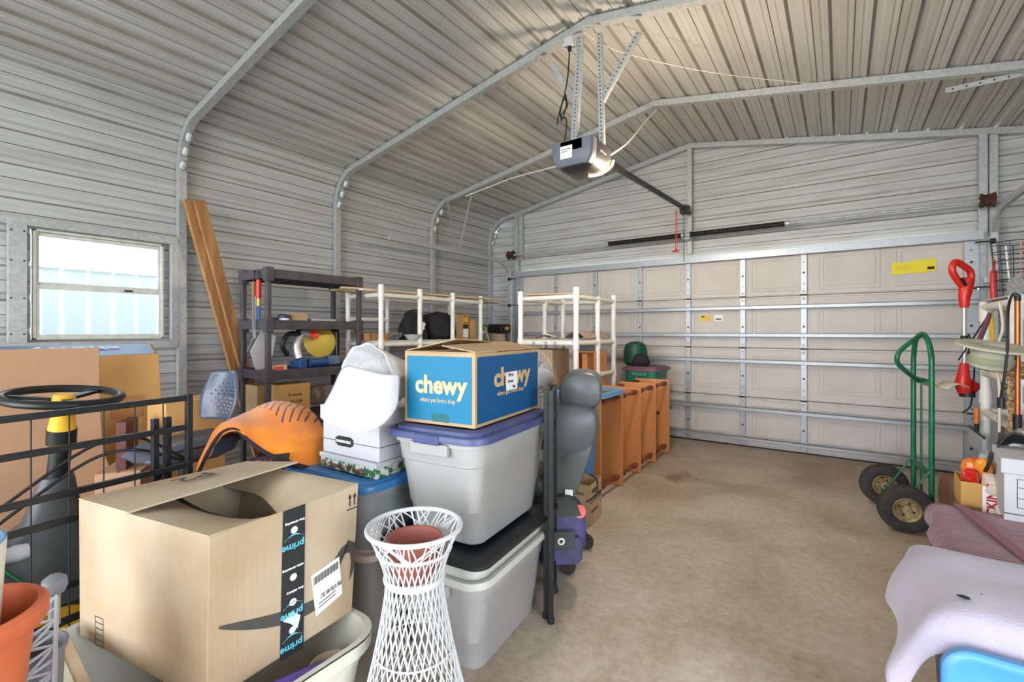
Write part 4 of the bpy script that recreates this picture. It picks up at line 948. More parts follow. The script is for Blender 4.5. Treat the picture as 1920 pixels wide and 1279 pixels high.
MB().tube(smooth_path([(.07, -.10, .29), (.06, -.22, .30), (.05, -.27, .20), (.04, -.22, .12)], 5), .022, BLACK, 10).build('handle', sawt, smooth=True)
MB().tube(smooth_path([(.03, .28, .02), (.03, .28, .30), (.03, .25, .33), (.03, .08, .34)], 4), .012, BLACK, 10).build('support_frame', sawt, smooth=True)
def simple(name, mb, label, cat, loc=(0, 0, 0), rz=0, smooth=False, bevel=0., group=None, parent=None):
    o = mb.build(name, smooth=smooth, bevel=bevel); o.location = loc; o.rotation_euler = (0, 0, rz); return tag(o, label, cat, group)
simple('small_box', MB().b2((-.03, -.06, 0), (.03, .06, .05), mat('salmon print', (232, 172, 150), .6)).b2((.03, -.05, .012), (.0312, .03, .04), mat('red print', (206, 84, 64), .6)), 'small salmon and white box on the front of the middle shelf', 'box', (-3.75, 2.0, Z1), 0, bevel=.002)
simple('plastic_sheet', MB().prism([(0, 0), (.06, 0), (.13, .12), (.16, .28), (.05, .34), (-.04, .16)], LGREYP, (0, 0, 0), (.2, 1, 0), (0, 0, 1), .012), 'pale curved plastic shell standing behind the shelf post', 'plastic part', (-3.98, 1.93, Z1), bevel=.004)
simple('tin', MB().lathe([(0, 0), (.045, 0), (.045, .03), (.047, .032), (.047, .05), (.03, .06), (0, .06)], NAVY, (0, 0, 0), 24).lathe([(.0455, .002), (.0455, .028)], PAPER, (0, 0, 0), 24), 'round white and navy tin on the upper shelf', 'tin', (-3.76, 2.05, Z2), smooth=True)
simple('small_box', MB().b2((-.05, -.07, 0), (.05, .07, .075), CARD), 'plain tan box beside the navy tin on the upper shelf', 'box', (-3.80, 2.19, Z2), bevel=.002)
simple('paper_stack', MB().b2((-.08, -.12, 0), (.08, .12, .03), LGREYP), 'flat grey stack at the back of the upper shelf', 'paper', (-3.84, 2.42, Z2), bevel=.003)
simple('black_roll', MB().lathe([(.012, 0), (.03, 0), (.03, .03), (.012, .03)], BLACK, (0, 0, 0), 20), 'roll of black tape at the left end of the upper shelf', 'tape', (-3.74, 1.965, Z2), smooth=True)
for nm, y_, L0, L1, mA, mB_, lab, cat_ in (('machete', 1.985, .30, .20, RED, BRASS, 'red handled tool hanging on the left end of the shelving unit', 'hand tool'), ('sickle', 1.93, .38, .2, LUMBER, SILV, 'wooden handled hook blade hanging from the shelving unit corner', 'hand tool')):
    pass
ht = thing('hand_rake', 'red handled tool with brass ferrule hanging on the near end of the shelving unit', 'hand tool', (-3.79, 1.865, 1.44))
MB().cyl((0, 0, .10), (0, 0, .25), .019, RED, 16).build('handle', ht, smooth=True); MB().cyl((0, 0, .04), (0, 0, .10), .015, BRASS, 14).build('ferrule', ht, smooth=True); MB().tube([(0, 0, .25), (.01, 0, .29), (-.02, .01, .32), (-.03, .03, .31)], .004, BLACK, 6).build('hook', ht); MB().b2((-.02, -.006, -.07), (.02, .006, .04), BLUEM).build('head', ht, bevel=.003)
ht = thing('hacksaw', 'wooden handled knife with bent pale blade hanging left of the red handled tool', 'hand tool', (-3.86, 1.862, 1.20))
MB().bar((0, 0, .36), (0, 0, .48), .026, .02, LUMBER).build('handle', ht, bevel=.005); MB().bar((0, 0, .08), (0, 0, .36), .024, .006, SILV).bar((0, 0, .09), (.03, -.01, .02), .022, .006, SILV).bar((.03, -.01, .03), (-.05, -.02, -.08), .02, .006, SILV).build('blade', ht); MB().tube([(0, 0, .48), (.01, 0, .55), (-.02, .01, .57), (-.03, .03, .56)], .004, BLACK, 6).build('hook', ht)
# low shelf boxes
bb = carton('lamp_carton', 'tan carton with dark printed emblem on the low shelf', (-3.82, 2.13, Z3), 0, .20, .27, .30, CARDO, tape=False)
MB().text('A Grade', .035, INK, (.1012, -.06, .20), (0, 1, 0), (0, 0, 1)).build('lettering', bb)
MB().text('75/100', .04, INK, (.1012, -.05, .14), (0, 1, 0), (0, 0, 1)).build('lettering', bb)
MB().text('pieces', .035, INK, (.1012, -.04, .09), (0, 1, 0), (0, 0, 1)).build('lettering', bb)
sb2 = carton('label_carton', 'white and tan carton at the near end of the low shelf', (-4.03, 1.985, Z3), radians(90), .14, .22, .29, CARD, tape=False)
cloth('plastic_bag', [[(-3.78 + .02 * ((i * 3 + j) % 3) - .03 * i, 2.28 + .055 * j, Z3 + .02 + .26 * sin(pi * (i + .5) / 5) * (1 - .1 * (j % 2))) for j in range(6)] for i in range(5)], mat('grey brown bag', (120, 108, 104), .5, 0, (90, 70, 60), 14, bump=.5, bscale=20), 'crumpled grey brown plastic bag on the low shelf', 'bag', amp=.03, fr_=14)

# ================================================================ WHITE PIPE RACKS
def pipe_rack(name, label, base, xs, ys, tops, rails, r=.024):
    t = thing(name, label, 'pipe rack', base)
    for i, x in enumerate(xs):
        for j, y in enumerate(ys):
            tz = tops[i][j]
            if tz is None: continue
            m = MB().cyl((x, y, 0), (x, y, tz), r, PVC, 16).cyl((x, y, tz - .03), (x, y, tz + .006), r * 1.16, PVC, 16)
            for z in (tz - .08, 1.16, .84, .40):
                if z < tz: m.cyl((x, y, z - .045), (x, y, z + .045), r * 1.22, PVC, 16)
            m.build('post', t, smooth=True)
    for p, q in rails: MB().cyl(p, q, r * .92, PVC, 14).build('rail', t, smooth=True)
    return t
XA = (-.25, .25); YA = (-.735, -.245, .245, .735)
rl = []
for z in (1.62, 1.155, .55):
    for x in XA:
        for j in range(3): rl.append(((x, YA[j], z), (x, YA[j + 1], z)))
    for y in (YA[0], YA[3]): rl.append(((XA[0], y, z), (XA[1], y, z)))
rl += [((XA[0], YA[0], 1.40), (XA[0], YA[1], 1.40)), ((XA[0], YA[2], 1.40), (XA[0], YA[3], 1.40))]
ra = pipe_rack('pipe_rack', 'long white pipe rack against the left wall with boards across its top', (-3.75, 3.575, 0), XA, YA, [[1.70] * 4, [1.71, 1.70, 1.695, 1.69]], rl)
for z in (1.178, .573): MB().b2((-.25, -.73, z), (.25, .73, z + .012), mat('thin shelf board', (200, 196, 184), .7)).build('shelf_board', ra)
def board(p, q, w_, th_, m, label, nm='board', cat='board', up=(0, 0, 1)):
    o = MB().bar(p, q, w_, th_, m, up=up).build(nm, bevel=.002); localize(o); return tag(o, label, cat)
board((-3.62, 2.50, 1.668), (-3.44, 4.78, 1.668), .05, .018, TRIMW, 'long pale wooden strip lying along the top of the long pipe rack')
board((-3.90, 2.60, 1.668), (-3.90, 4.55, 1.668), .09, .018, TRIMW, 'wide pale board lying at the back of the long pipe rack top')
board((-3.56, 2.66, 1.660), (-3.80, 4.2, 1.662), .06, .012, PVC, 'white plastic strip lying slantwise on the long pipe rack top')
board((-3.75, 3.30, 1.655), (-3.70, 4.9, 1.645), .05, .012, LUMBER, 'brown wooden strip poking out beyond the long pipe rack')
ZS = 1.191
bgo = thing('duffel_bag', 'black bag with a white clover emblem on the long pipe rack shelf', 'bag', (-3.72, 3.44, ZS))
m = MB(); m.loft([[(p[0], p[1], p[2]) for p in rr(.20 * s_, .30 * s2, .06, z, 5, 0, dy)] for z, s_, s2, dy in ((0, .95, .95, 0), (.02, 1.05, 1.02, 0), (.12, 1., .98, 0), (.20, .85, .88, .01), (.26, .6, .75, .02), (.29, .3, .7, .02))], BLACKF, True, True); m.build('body', bgo, smooth=True)
e = MB()
for k in range(4):
    a_ = k * pi / 2 + .4; cx, cy = .028 * cos(a_), .028 * sin(a_); e.prism([(cx + .024 * cos(2 * pi * q / 12), cy + .024 * sin(2 * pi * q / 12)) for q in range(12)], PAPER, (.104, .03, .15), (0, 1, 0), (-.1, 0, 1), .003)
e.prism([(-.003, -.08), (.003, -.08), (.003, 0), (-.003, 0)], PAPER, (.106, .03, .15), (0, 1, 0), (-.1, 0, 1), .002); e.build('emblem', bgo)
MB().tube(smooth_path([(.0, -.12, .26), (.0, -.05, .30), (.0, .08, .31), (.0, .14, .26)], 5), .010, BLACKF, 8).build('handle', bgo, smooth=True)
jk = MB(); jk.loft([[(p[0], p[1], p[2]) for p in rr(.26 * s_, .36 * s2, .08, z, 6, dx, 0)] for z, s_, s2, dx in ((0, .9, .95, .02), (.05, 1.08, 1.0, .03), (.14, 1.0, 1., .01), (.20, .92, .97, 0), (.27, .7, .9, -.01), (.30, .3, .7, -.01))], BLACKF, True, True)
o = jk.build('backpack', smooth=True, sub=1); o.location = (-3.70, 3.79, ZS); d_ = o.modifiers.new('folds', 'DISPLACE'); tx_ = bpy.data.textures.new('bagfold', 'CLOUDS'); tx_.noise_scale = .09; d_.texture = tx_; d_.strength = .05
tag(o, 'rumpled black backpack on the pipe rack shelf beside the carton with tape', 'backpack')
cc = carton('tall_carton', 'tan carton with a yellow and black hazard label on the pipe rack shelf', (-3.72, 4.09, ZS), 0, .26, .22, .28, CARD, tape=False)
MB().b2((.1312, .005, .17), (.1322, .10, .275), YEL).b2((.1318, .015, .18), (.1328, .09, .265), INK).b2((.1323, .025, .19), (.1333, .08, .255), YEL).build('hazard_label', cc)
MB().b2((.1312, .005, .12), (.1322, .10, .168), INK).build('black_label', cc); MB().b2((.1312, .01, .02), (.1322, .095, .115), PAPER).build('shipping_label', cc)
cc = carton('short_carton', 'orange tan carton with a pale green tape strip at the pipe rack shelf end', (-3.72, 4.345, ZS), 0, .24, .22, .22, CARDO, tape=False)
MB().b2((.1212, .0, 0.002), (.122, .06, .219), mat('green tape', (150, 176, 150), .5)).build('tape', cc)
simple('bowl', MB().lathe([(0, 0), (.05, 0), (.09, .05), (.095, .055), (.088, .055), (.05, .01), (0, .01)], WHITE, (0, 0, 0), 28), 'white bowl on the pipe rack shelf in front of the black bag', 'bowl', (-3.535, 3.27, ZS), smooth=True)
simple('wire_bundle', MB().tube(smooth_path([(.05 * cos(a_ * .9), .07 * sin(a_ * 1.3), .02 + .05 * abs(sin(a_ * .7))) for a_ in range(14)], 4), .008, GREYP, 6), 'tangled grey cable bundle left of the white bowl', 'cable', (-3.62, 3.10, ZS), smooth=True)
simple('wood_box', MB().b2((-.08, -.12, 0), (.08, .12, .07), LUMBER), 'low brown wooden box at the near end of the pipe rack shelf', 'box', (-3.72, 2.93, ZS), bevel=.003)
simple('blue_case', MB().b2((-.12, -.2, 0), (.12, .2, .10), BLUEC), 'grey blue plastic case on the lower pipe rack shelf', 'case', (-3.72, 3.42, .585), bevel=.02)
carton('low_shelf_carton', 'brown carton on the lower pipe rack shelf under the black backpack', (-3.72, 3.98, .585), 0, .30, .40, .42, CARDD, tape=False)
carton('dark_bin_carton', 'tall grey brown carton on the lower pipe rack shelf near the bubble wrap', (-3.72, 3.0, .585), 0, .30, .28, .32, CARDD, tape=False)
# items past the rack in the far corner
vc = thing('canister_sprayer', 'beige canister with black motor head in the far left corner', 'vacuum', (-3.98, 5.32, .78))
MB().lathe([(0, 0), (.12, 0), (.13, .03), (.13, .42), (.12, .46), (0, .47)], BEIGE, (0, 0, 0), 28).build('tank', vc, smooth=True); MB().b2((-.14, -.11, .47), (.14, .11, .60), BLACK).build('motor_head', vc, bevel=.03); MB().b2((.1402, -.05, .52), (.141, .05, .56), YEL).build('label', vc)
MB().tube(smooth_path([(.08, -.1, .5), (.2, -.1, .45), (.2, -.1, .25), (.13, -.08, .1)], 5), .014, BLACK, 8).build('hose', vc, smooth=True)
carton('corner_carton', 'plain carton under the beige canister in the far left corner', (-3.98, 5.32, 0), 0, .34, .34, .775, CARDD, tape=False)
ac = thing('arched_guard', 'white arched frame around a green bag beside the beige canister', 'garden item', (-3.93, 4.93, .78))
MB().tube(smooth_path([(0, -.10, 0), (0, -.11, .22), (0, -.06, .44), (0, 0, .50), (0, .07, .40), (0, .12, .18), (0, .14, 0)], 5), .013, PVC, 10).build('frame', ac, smooth=True)
MB().lathe([(0, 0), (.09, .0), (.10, .12), (.06, .26), (0, .30)], mat('leaf green', (70, 130, 40), .6), (0, 0, 0), 20).build('green_bag', ac, smooth=True)
MB().tube(smooth_path([(-.02, -.02, .28), (-.0, -.02, .5), (-.04, .0, .58), (.02, .04, .56)], 5), .012, mat('leaf green', (70, 130, 40), .6), 8).build('hose', ac, smooth=True)
carton('corner_carton', 'plain carton under the white arched frame', (-3.93, 4.93, 0), 0, .30, .34, .775, CARDD, tape=False)

# rack B
XB = (-.31, .31); YB_ = (-.44, .03, .43); rl = []
for z, full in ((1.60, 1), (1.165, 1), (.84, 0), (.40, 1)):
    if full:
        for y in (YB_[0], YB_[2]): rl.append(((XB[0], y, z), (XB[1], y, z)))
    for x in (XB if full else XB[1:]):
        for j in range(2): rl.append(((x, YB_[j], z), (x, YB_[j + 1], z)))
rb_ = pipe_rack('pipe_rack', 'shorter white pipe rack standing in front of the garage door', (-2.31, 4.30, 0), XB, YB_, [[1.67, 1.63, 1.64], [1.68, 1.62, 1.66]], rl, .026)
for k, x in enumerate((-.14, .0, .10)):
    MB().cyl((x, -.466, 1.165), (x, -.469, 1.165), .014, DARKST, 12).cyl((x, -.469, 1.165), (x, -.470, 1.165), .009, PVC, 12).build('pipe_plug', rb_)
MB().b2((-.31, -.42, 1.188), (.31, .42, 1.198), mat('thin shelf board', (200, 196, 184), .7)).build('shelf_board', rb_)
board((-2.56, 3.90, 1.640), (-2.08, 4.05, 1.640), .16, .012, TRIMW, 'flat tan board lying on the shorter pipe rack top')
board((-2.5, 3.92, 1.652), (-2.2, 4.3, 1.652), .07, .01, CARD, 'small cardboard strip on the flat tan board')
board((-2.25, 4.62, 1.632), (-2.0, 3.9, 1.632), .05, .014, TRIMW, 'narrow pale strip across the right side of the shorter pipe rack top')
cloth('rolled_canvas', [[(-2.22 + .045 * i, 4.02 + .10 * j, 1.205 + .075 * sin(pi * i / 5) + .01 * ((i + j) % 2)) for j in range(7)] for i in range(6)], mat('tan canvas', (176, 156, 146), .9, bump=.4, bscale=30), 'folded tan canvas lying on the shelf of the shorter pipe rack', 'canvas', amp=.02, fr_=16)
simple('twigs', MB().tube([(0, 0, .01), (.1, .08, .03), (.16, .05, .05)], .006, LUMBER, 6).tube([(0, .05, .02), (.12, .02, .05), (.2, .1, .02)], .005, CREAMF, 6).tube([(.02, -.03, .01), (.1, .0, .04), (.2, -.04, .02)], .005, DARKST, 6), 'small heap of twigs on the shelf of the shorter pipe rack', 'twigs', (-2.52, 3.98, 1.20))
carton('mover_carton', 'large tan and teal carton standing inside the shorter pipe rack', (-2.43, 4.08, 0), 0, .30, .34, 1.10, mat('tan teal print', (176, 150, 118), .8, 0, (120, 146, 140), 4, lo=.5, hi=.62), tape=False)
cab = thing('wooden_cabinet', 'orange wooden cabinet standing inside the shorter pipe rack beside the large carton', 'cabinet', (-2.13, 4.42, 0))
m = MB()
for x in (-.12, .12): m.b2((x - .01, -.14, 0), (x + .01, .14, 1.08), WOOD)
for z in (0.02, .5, .80, 1.07): m.b2((-.12, -.14, z - .01), (.12, .14, z + .01), WOOD)
m.b2((-.12, .12, 0), (.12, .14, 1.08), WOOD); m.build('carcass', cab, bevel=.003); MB().b2((-.02, -.135, .03), (.04, -.12, 1.05), WOOD).build('divider', cab)
simple('grey_plank', MB().b2((-.10, -.02, 0), (.14, .02, .09), GREYP), 'grey strip lying on top of the orange wooden cabinet', 'panel', (-2.13, 4.34, 1.082), bevel=.004)

# ---- green bins near the door
tote('storage_bin', 'lower dark green storage bin behind the shorter pipe rack', (-1.78, 5.14, 0), 0, .44, .50, .42, DGREENP, DGREENP, .9)
tote('storage_bin', 'green storage bin with mauve lid at the foot of the garage door', (-1.78, 5.14, .45), 0, .42, .48, .42, GREENP, MAUVE, .88)
simple('green_bucket', MB().lathe([(0, 0), (.10, 0), (.13, .03), (.135, .16), (.11, .24), (.05, .27), (0, .275)], DGREENP, (0, 0, 0), 26), 'rounded dark green tub lying on the mauve lid', 'tub', (-1.93, 5.20, .89), smooth=True)
simple('black_hose', MB().lathe([(0, 0), (.07, 0), (.10, .05), (.07, .13), (0, .15)], BLACKF, (0, 0, 0), 20), 'crumpled dark bag on the mauve lid in front of the green tub', 'bag', (-1.80, 5.02, .885), smooth=True)

# ================================================================ MIDDLE
# ---- wooden panels joined by turned dowels
wr = thing('wooden_rack', 'orange wooden rack of five upright panels joined by red brown turned dowels', 'wooden rack', (-1.65, 4.09, 0))
YP = (-.855, -.43, -.005, .41, .85)
for y in YP:
    MB().b2((-.185, y - .011, 0.005), (.185, y + .011, .77), WOOD).build('panel', wr, bevel=.004)
for j in range(4):
    for x in (-.15, .15):
        for z in (.08, .735):
            y0, y1 = YP[j] + .011, YP[j + 1] - .011; L = y1 - y0; R = Matrix.Rotation(-pi / 2, 3, 'X')
            pr = [(.012, 0), (.020, .02), (.020, .05), (.012, .06), (.024, .09), (.013, .12), (.015, L / 2), (.013, L - .12), (.024, L - .09), (.012, L - .06), (.020, L - .05), (.020, L - .02), (.012, L)]
            MB().lathe(pr, WOODD, (x, y0, z), 16, R, cap=True).build('dowel', wr, smooth=True)
bf = thing('rimmed_tray', 'sky blue rimmed tray resting on the near end of the wooden rack', 'tray', (-1.645, 3.42, .773))
m = MB(); o_, i_ = [], []
m.loft([rr(.42, .44, .05, 0, 5), rr(.42, .44, .05, .035, 5), rr(.37, .39, .04, .035, 5), rr(.37, .39, .04, 0.0, 5), rr(.42, .44, .05, 0, 5)], mat('faded blue rim', (110, 160, 208), .4)); m.build('rim', bf, smooth=True)
MB().b2((-.18, -.19, .0), (.18, .19, .008), mat('tray floor brown', (120, 100, 84), .7)).build('tray_floor', bf)
tote('storage_bin', 'sky blue storage bin between the powered chair and the wooden rack', (-1.625, 3.105, 0), 0, .37, .215, .62, SKYB, SKYB, .80, lid=False)

# ---- powered chair
pc = thing('powered_chair', 'grey vinyl captain seat of a powered chair seen from behind', 'powered chair', (-1.185, 2.315, 0), radians(-155))
def prof_solid(pts, y0, y1, m, nm, bev=.02, k=3):
    b_ = MB(); P = smooth_path(pts + [pts[0]], k)[:-1]; rows = []
    for y, s_ in ((y0, .84), (y0 + (y1 - y0) * .03, .93), (y0 + (y1 - y0) * .09, .99), ((y0 + y1) / 2, 1.0), (y1 - (y1 - y0) * .09, .99), (y1 - (y1 - y0) * .03, .93), (y1, .84)):
        cx = sum(p.x for p in P) / len(P); cz = sum(p.z for p in P) / len(P)
        rows.append([(cx + (p.x - cx) * s_, y, cz + (p.z - cz) * s_) for p in P])
    b_.loft(rows, m, True, True); return b_.build(nm, pc, smooth=True, angle=60)
# local x = forward (towards the seat front), y across
V3 = lambda *a: Vector(a)
prof_solid([V3(.19, 0, .66), V3(.18, 0, .86), V3(.06, 0, .905), V3(-.09, 0, .88), V3(-.108, 0, .80), V3(-.08, 0, .69), V3(.03, 0, .645)], -.21, .21, SEATG, 'backrest')
prof_solid([V3(.17, 0, .69), V3(.0, 0, .70), V3(-.085, 0, .745), V3(-.088, 0, .70), V3(-.05, 0, .58), V3(.0, 0, .45), V3(.06, 0, .385), V3(.18, 0, .38)], -.20, .20, mat('grey back shell', (84, 90, 88), .5), 'back_shell')
prof_solid([V3(.10, 0, .945), V3(.085, 0, .90), V3(.03, 0, .872), V3(-.07, 0, .878), V3(-.115, 0, .90), V3(-.13, 0, .96), V3(-.12, 0, 1.03), V3(-.06, 0, 1.062), V3(.02, 0, 1.06), V3(.08, 0, 1.02)], -.15, .15, SEATG, 'headrest')
prof_solid([V3(.12, 0, .40), V3(.36, 0, .40), V3(.40, 0, .45), V3(.36, 0, .51), V3(.15, 0, .50)], -.18, .18, SEATG, 'seat_cushion')
for y_ in (-.205, .205): MB().tube([V3(p.x, y_, p.z) for p in smooth_path([V3(.16, 0, .86), V3(.04, 0, .885), V3(-.05, 0, .83), V3(-.06, 0, .74), V3(.0, 0, .68), V3(.16, 0, .67)], 4)], .004, DGREEN, 6).build('piping', pc, smooth=True)
MB().b2((.16, -.03, .22), (.40, .03, .40), BLACK).build('seat_post', pc, bevel=.01)
MB().loft([rr(.34, .32, .1, z, 5, .25, 0) for z in (.09, .24)], BLACK, True, True).build('base', pc, smooth=True)
for x, y, r_ in ((-.04, -.17, .042), (.05, .13, .042), (.32, .17, .08), (.32, -.17, .08)):
    MB().lathe([(r_ * .4, -.018), (r_, -.015), (r_, .015), (r_ * .4, .018)], TYRE, (x, y, r_), 22, Matrix.Rotation(pi / 2, 3, 'X'), cap=True).build('wheel', pc, smooth=True)
for x, y in ((-.04, -.17), (.05, .13)): MB().tube([(.16, y * .8, .14), (x + .02, y, .13), (x, y, .07)], .014, BLACK, 8).build('caster_fork', pc, smooth=True)
MB().tube(smooth_path([(-.06, -.10, .46), (-.10, -.14, .42), (-.10, -.12, .34), (-.04, -.10, .30)], 5), .005, BLACK, 8).build('cable', pc, smooth=True)
MB().b2((.02, .195, .44), (.06, .212, .47), PAPER).build('white_tag', pc)
bg_ = thing('backpack', 'purple and grey backpack hanging behind the powered chair seat', 'backpack', (-1.175, 2.075, .11), radians(40))
m = MB(); m.loft([[(p[0], p[1], p[2]) for p in rr(.27 * s_, .17 * s2, .07, z, 6, dx, dy)] for z, s_, s2, dx, dy in ((0, .55, .6, -.03, 0), (.02, .8, .9, -.02, 0), (.09, 1., 1.05, 0, 0), (.18, 1.03, 1., 0, 0), (.26, .92, .85, .01, 0), (.315, .65, .6, .01, 0), (.33, .3, .3, 0, 0))], PURP, True, True); m.build('bag_body', bg_, smooth=True)
MB().loft([[(p[0], p[1], p[2]) for p in rr(.20 * s_, .05, .02, z, 5, .0, -.098)] for z, s_ in ((.04, .85), (.06, 1.), (.14, 1.), (.165, .85))], PURP, True, True).build('front_pocket', bg_, smooth=True)
MB().b2((-.08, -.126, .11), (.06, -.115, .20), DGREEN).build('pocket_flap', bg_, bevel=.006)
MB().loft([[(p[0], p[1], p[2]) for p in rr(.26 * s_, .16 * s_, .06, z, 6, 0, 0)] for z, s_ in ((.255, 1.03), (.30, .86), (.335, .45))], DGREEN, True, True).build('top_flap', bg_, smooth=True)
MB().lathe([(.010, -.002), (.018, 0), (.010, .002)], PAPER, (-.01, -.130, .155), 16, Matrix.Rotation(pi / 2, 3, 'X')).build('ring_logo', bg_)
MB().lathe([(0, -.01), (.032, -.008), (.032, .008), (0, .01)], RED, (.095, -.06, .27), 16, Matrix.Rotation(radians(70), 3, 'X')).build('red_patch', bg_)
bx_ = thing('small_carton', 'small open carton with dark print on the floor beside the wooden rack', 'box', (-1.43, 2.875, 0), radians(6))
m = MB(); w_, d_, h_, t_ = .17, .23, .27, .005
for s_ in (-1, 1): m.b2((s_ * w_ / 2, -d_ / 2, 0), (s_ * (w_ / 2 - t_), d_ / 2, h_), CARD); m.b2((-w_ / 2, s_ * d_ / 2, 0), (w_ / 2, s_ * (d_ / 2 - t_), h_), CARD)
m.b2((-w_ / 2, -d_ / 2, 0), (w_ / 2, d_ / 2, .006), CARDIN); m.build('body', bx_, bevel=.002)
m = MB(); m.text('FRESH', .04, INK, (.0855, -.08, .205), (0, 1, 0), (0, 0, 1), bold=.001); m.build('lettering', bx_)
MB().b2((.0852, -.11, .165), (.0858, .11, .185), INK).b2((.0852, -.11, .15), (.0858, .11, .157), INK).build('stripe_print', bx_)
MB().text('PRODUCE', .028, INK, (.0855, -.09, .08), (0, 1, 0), (0, 0, 1)).build('lettering', bx_); MB().text('FROZEN', .03, INK, (-.07, -.1158, .2), (1, 0, 0), (0, 0, 1)).build('lettering', bx_)
# ---- fan
fn = thing('pedestal_fan', 'white pedestal fan with wire cage between the blue carton and the grey seat', 'fan', (-1.64, 2.62, 0), radians(150))
MB().lathe([(0, 0), (.13, 0), (.13, .015), (.05, .035), (.03, .06), (0, .06)], WHITE, (0, 0, 0), 32).build('base', fn, smooth=True)
MB().tube([(0, 0, .04), (0, 0, .80)], .022, WHITE, 14).tube([(0, 0, .62), (0, 0, .86)], .030, WHITE, 14).build('pole', fn, smooth=True)
MB().loft([[(x, p[0], .975 + p[1]) for p in rr(s_, s_, .05, 0, 5)] for x, s_ in ((-.13, .07), (-.12, .11), (-.03, .13), (.04, .12), (.06, .08))], WHITE, True, True).build('motor', fn, smooth=True)
MB().cyl((-.06, 0, 1.03), (-.06, 0, 1.065), .008, WHITE, 10).build('knob', fn)
cg = MB(); RX = Matrix.Rotation(pi / 2, 3, 'Y'); ctr = Vector((.11, 0, .975))
for k in range(44):
    a_ = 2 * pi * k / 44; d0 = Vector((0, cos(a_), sin(a_)))
    cg.tube([ctr + Vector((.055, 0, 0)) + d0 * .035, ctr + Vector((.045, 0, 0)) + d0 * .12, ctr + Vector((.0, 0, 0)) + d0 * .175, ctr + Vector((-.045, 0, 0)) + d0 * .12, ctr + Vector((-.05, 0, 0)) + d0 * .04], .0016, WHITE, 5, caps=False)
for r_, x in ((.177, 0), (.12, .045), (.12, -.045), (.035, .055)): cg.tube([ctr + Vector((x, r_ * cos(2 * pi * k / 32), r_ * sin(2 * pi * k / 32))) for k in range(32)], .0035, WHITE, 6, closed=True)
cg.build('cage', fn, smooth=True)
bl_ = MB()
for k in range(3):
    a_ = 2 * pi * k / 3; rows = []
    for i in range(5):
        r_ = .03 + .12 * i / 4; rows.append([ctr + Vector(((j - 1.5) * .014, r_ * cos(a_ + (j - 1.5) * .28), r_ * sin(a_ + (j - 1.5) * .28))) for j in range(4)])
    bl_.grid(rows, LGREYP)
bl_.build('blades', fn, solid=.002)

# ================================================================ HAND TRUCK
ht = thing('hand_truck', 'green steel hand truck with two pneumatic tyres standing by the garage door', 'hand truck', (.38, 4.1, 0))
O = Vector((.38, 4.1, 0)); q = lambda x, y, z: Vector((x, y, z)) - O
near, far = (.475, 3.959), (.424, 4.337)
arch = [q(near[0], near[1], .03), q(near[0], near[1], .5), q(near[0], near[1], 1.0), q(.474, 3.965, 1.12), q(.468, 4.01, 1.20), q(.458, 4.09, 1.25), q(.448, 4.165, 1.262), q(.438, 4.24, 1.245), q(.429, 4.30, 1.20), q(.425, 4.333, 1.11), q(far[0], far[1], 1.0), q(far[0], far[1], .5), q(far[0], far[1], .03)]
MB().tube(smooth_path(arch, 4), .0155, HTG, 14).build('frame', ht, smooth=True)
MB().tube(smooth_path([q(.452, 4.13, 1.262), q(.40, 4.05, 1.225), q(.32, 3.96, 1.15), q(.305, 3.955, 1.08), q(.35, 4.03, 1.02), q(.43, 4.17, .945)], 5), .0145, HTG, 12).build('handle', ht, smooth=True)
MB().bar(q(*near, .945), q(*far, .945), .008, .045, HTG).build('crossbar', ht, bevel=.002)
MB().bar(q(*near, .36), q(*far, .36), .008, .05, HTG).build('crossbar', ht, bevel=.002)
MB().bar(q(*near, .08), q(*far, .08), .008, .05, HTG).build('crossbar', ht, bevel=.002)
mx, my = (near[0] + far[0]) / 2 - .004, (near[1] + far[1]) / 2
MB().bar(q(mx, my, .03), q(mx, my, .945), .028, .006, HTG, up=(1, .2, 0)).build('centre_strap', ht, bevel=.002)
axn, axf = Vector((.335, 3.90, .15)), Vector((.268, 4.345, .15)); 
MB().cyl(axn - O, axf - O, .011, HTG, 12).build('axle', ht, smooth=True)
for p_, a_ in ((near, axn), (far, axf)):
    aa = a_.lerp((axn + axf) / 2, .18)
    MB().bar(q(p_[0], p_[1], .40), aa - O, .024, .008, HTG).build('brace', ht, bevel=.002); MB().bar(q(p_[0], p_[1], .12), aa - O, .024, .008, HTG).build('brace', ht, bevel=.002)
MB().b2(q(.46, 3.95, .004), q(.55, 4.34, .012), HTG).build('toe_plate', ht, bevel=.002)
wd = (axf - axn).normalized(); zr = Vector((0, 0, 1)); R = wd.to_track_quat('Z', 'Y').to_matrix()
for a_, s_ in ((axn - wd * .035, -1), (axf + wd * .035, 1)):
    c_ = a_ - O; m = MB(); pr = [(.075, -.035), (.095, -.043), (.125, -.042), (.145, -.028), (.15, -.008), (.15, .008), (.145, .028), (.125, .042), (.095, .043), (.075, .035), (.070, 0), (.075, -.035)]
    m.lathe(pr, TYRE, c_, 40, R); wo = m.build('wheel', ht, smooth=True)
    for k in range(36):
        pass
    MB().lathe([(.076, -.034), (.072, -.038), (.068, -.030), (.050, -.012), (.030, -.010), (.024, -.032), (0, -.034), (0, .034), (.024, .032), (.030, .010), (.050, .012), (.068, .030), (.072, .038), (.076, .034)], RIM, c_, 36, R).build('rim', wo, smooth=True, angle=25)
    nm_ = MB()
    for k in range(4):
        an = k * pi / 2 + .4; v = R @ Vector((.040 * cos(an), .040 * sin(an), 0)); nm_.cyl(c_ + v - wd * .018, c_ + v + wd * .018, .007, DARKST, 8)
    nm_.build('lug_nuts', wo)

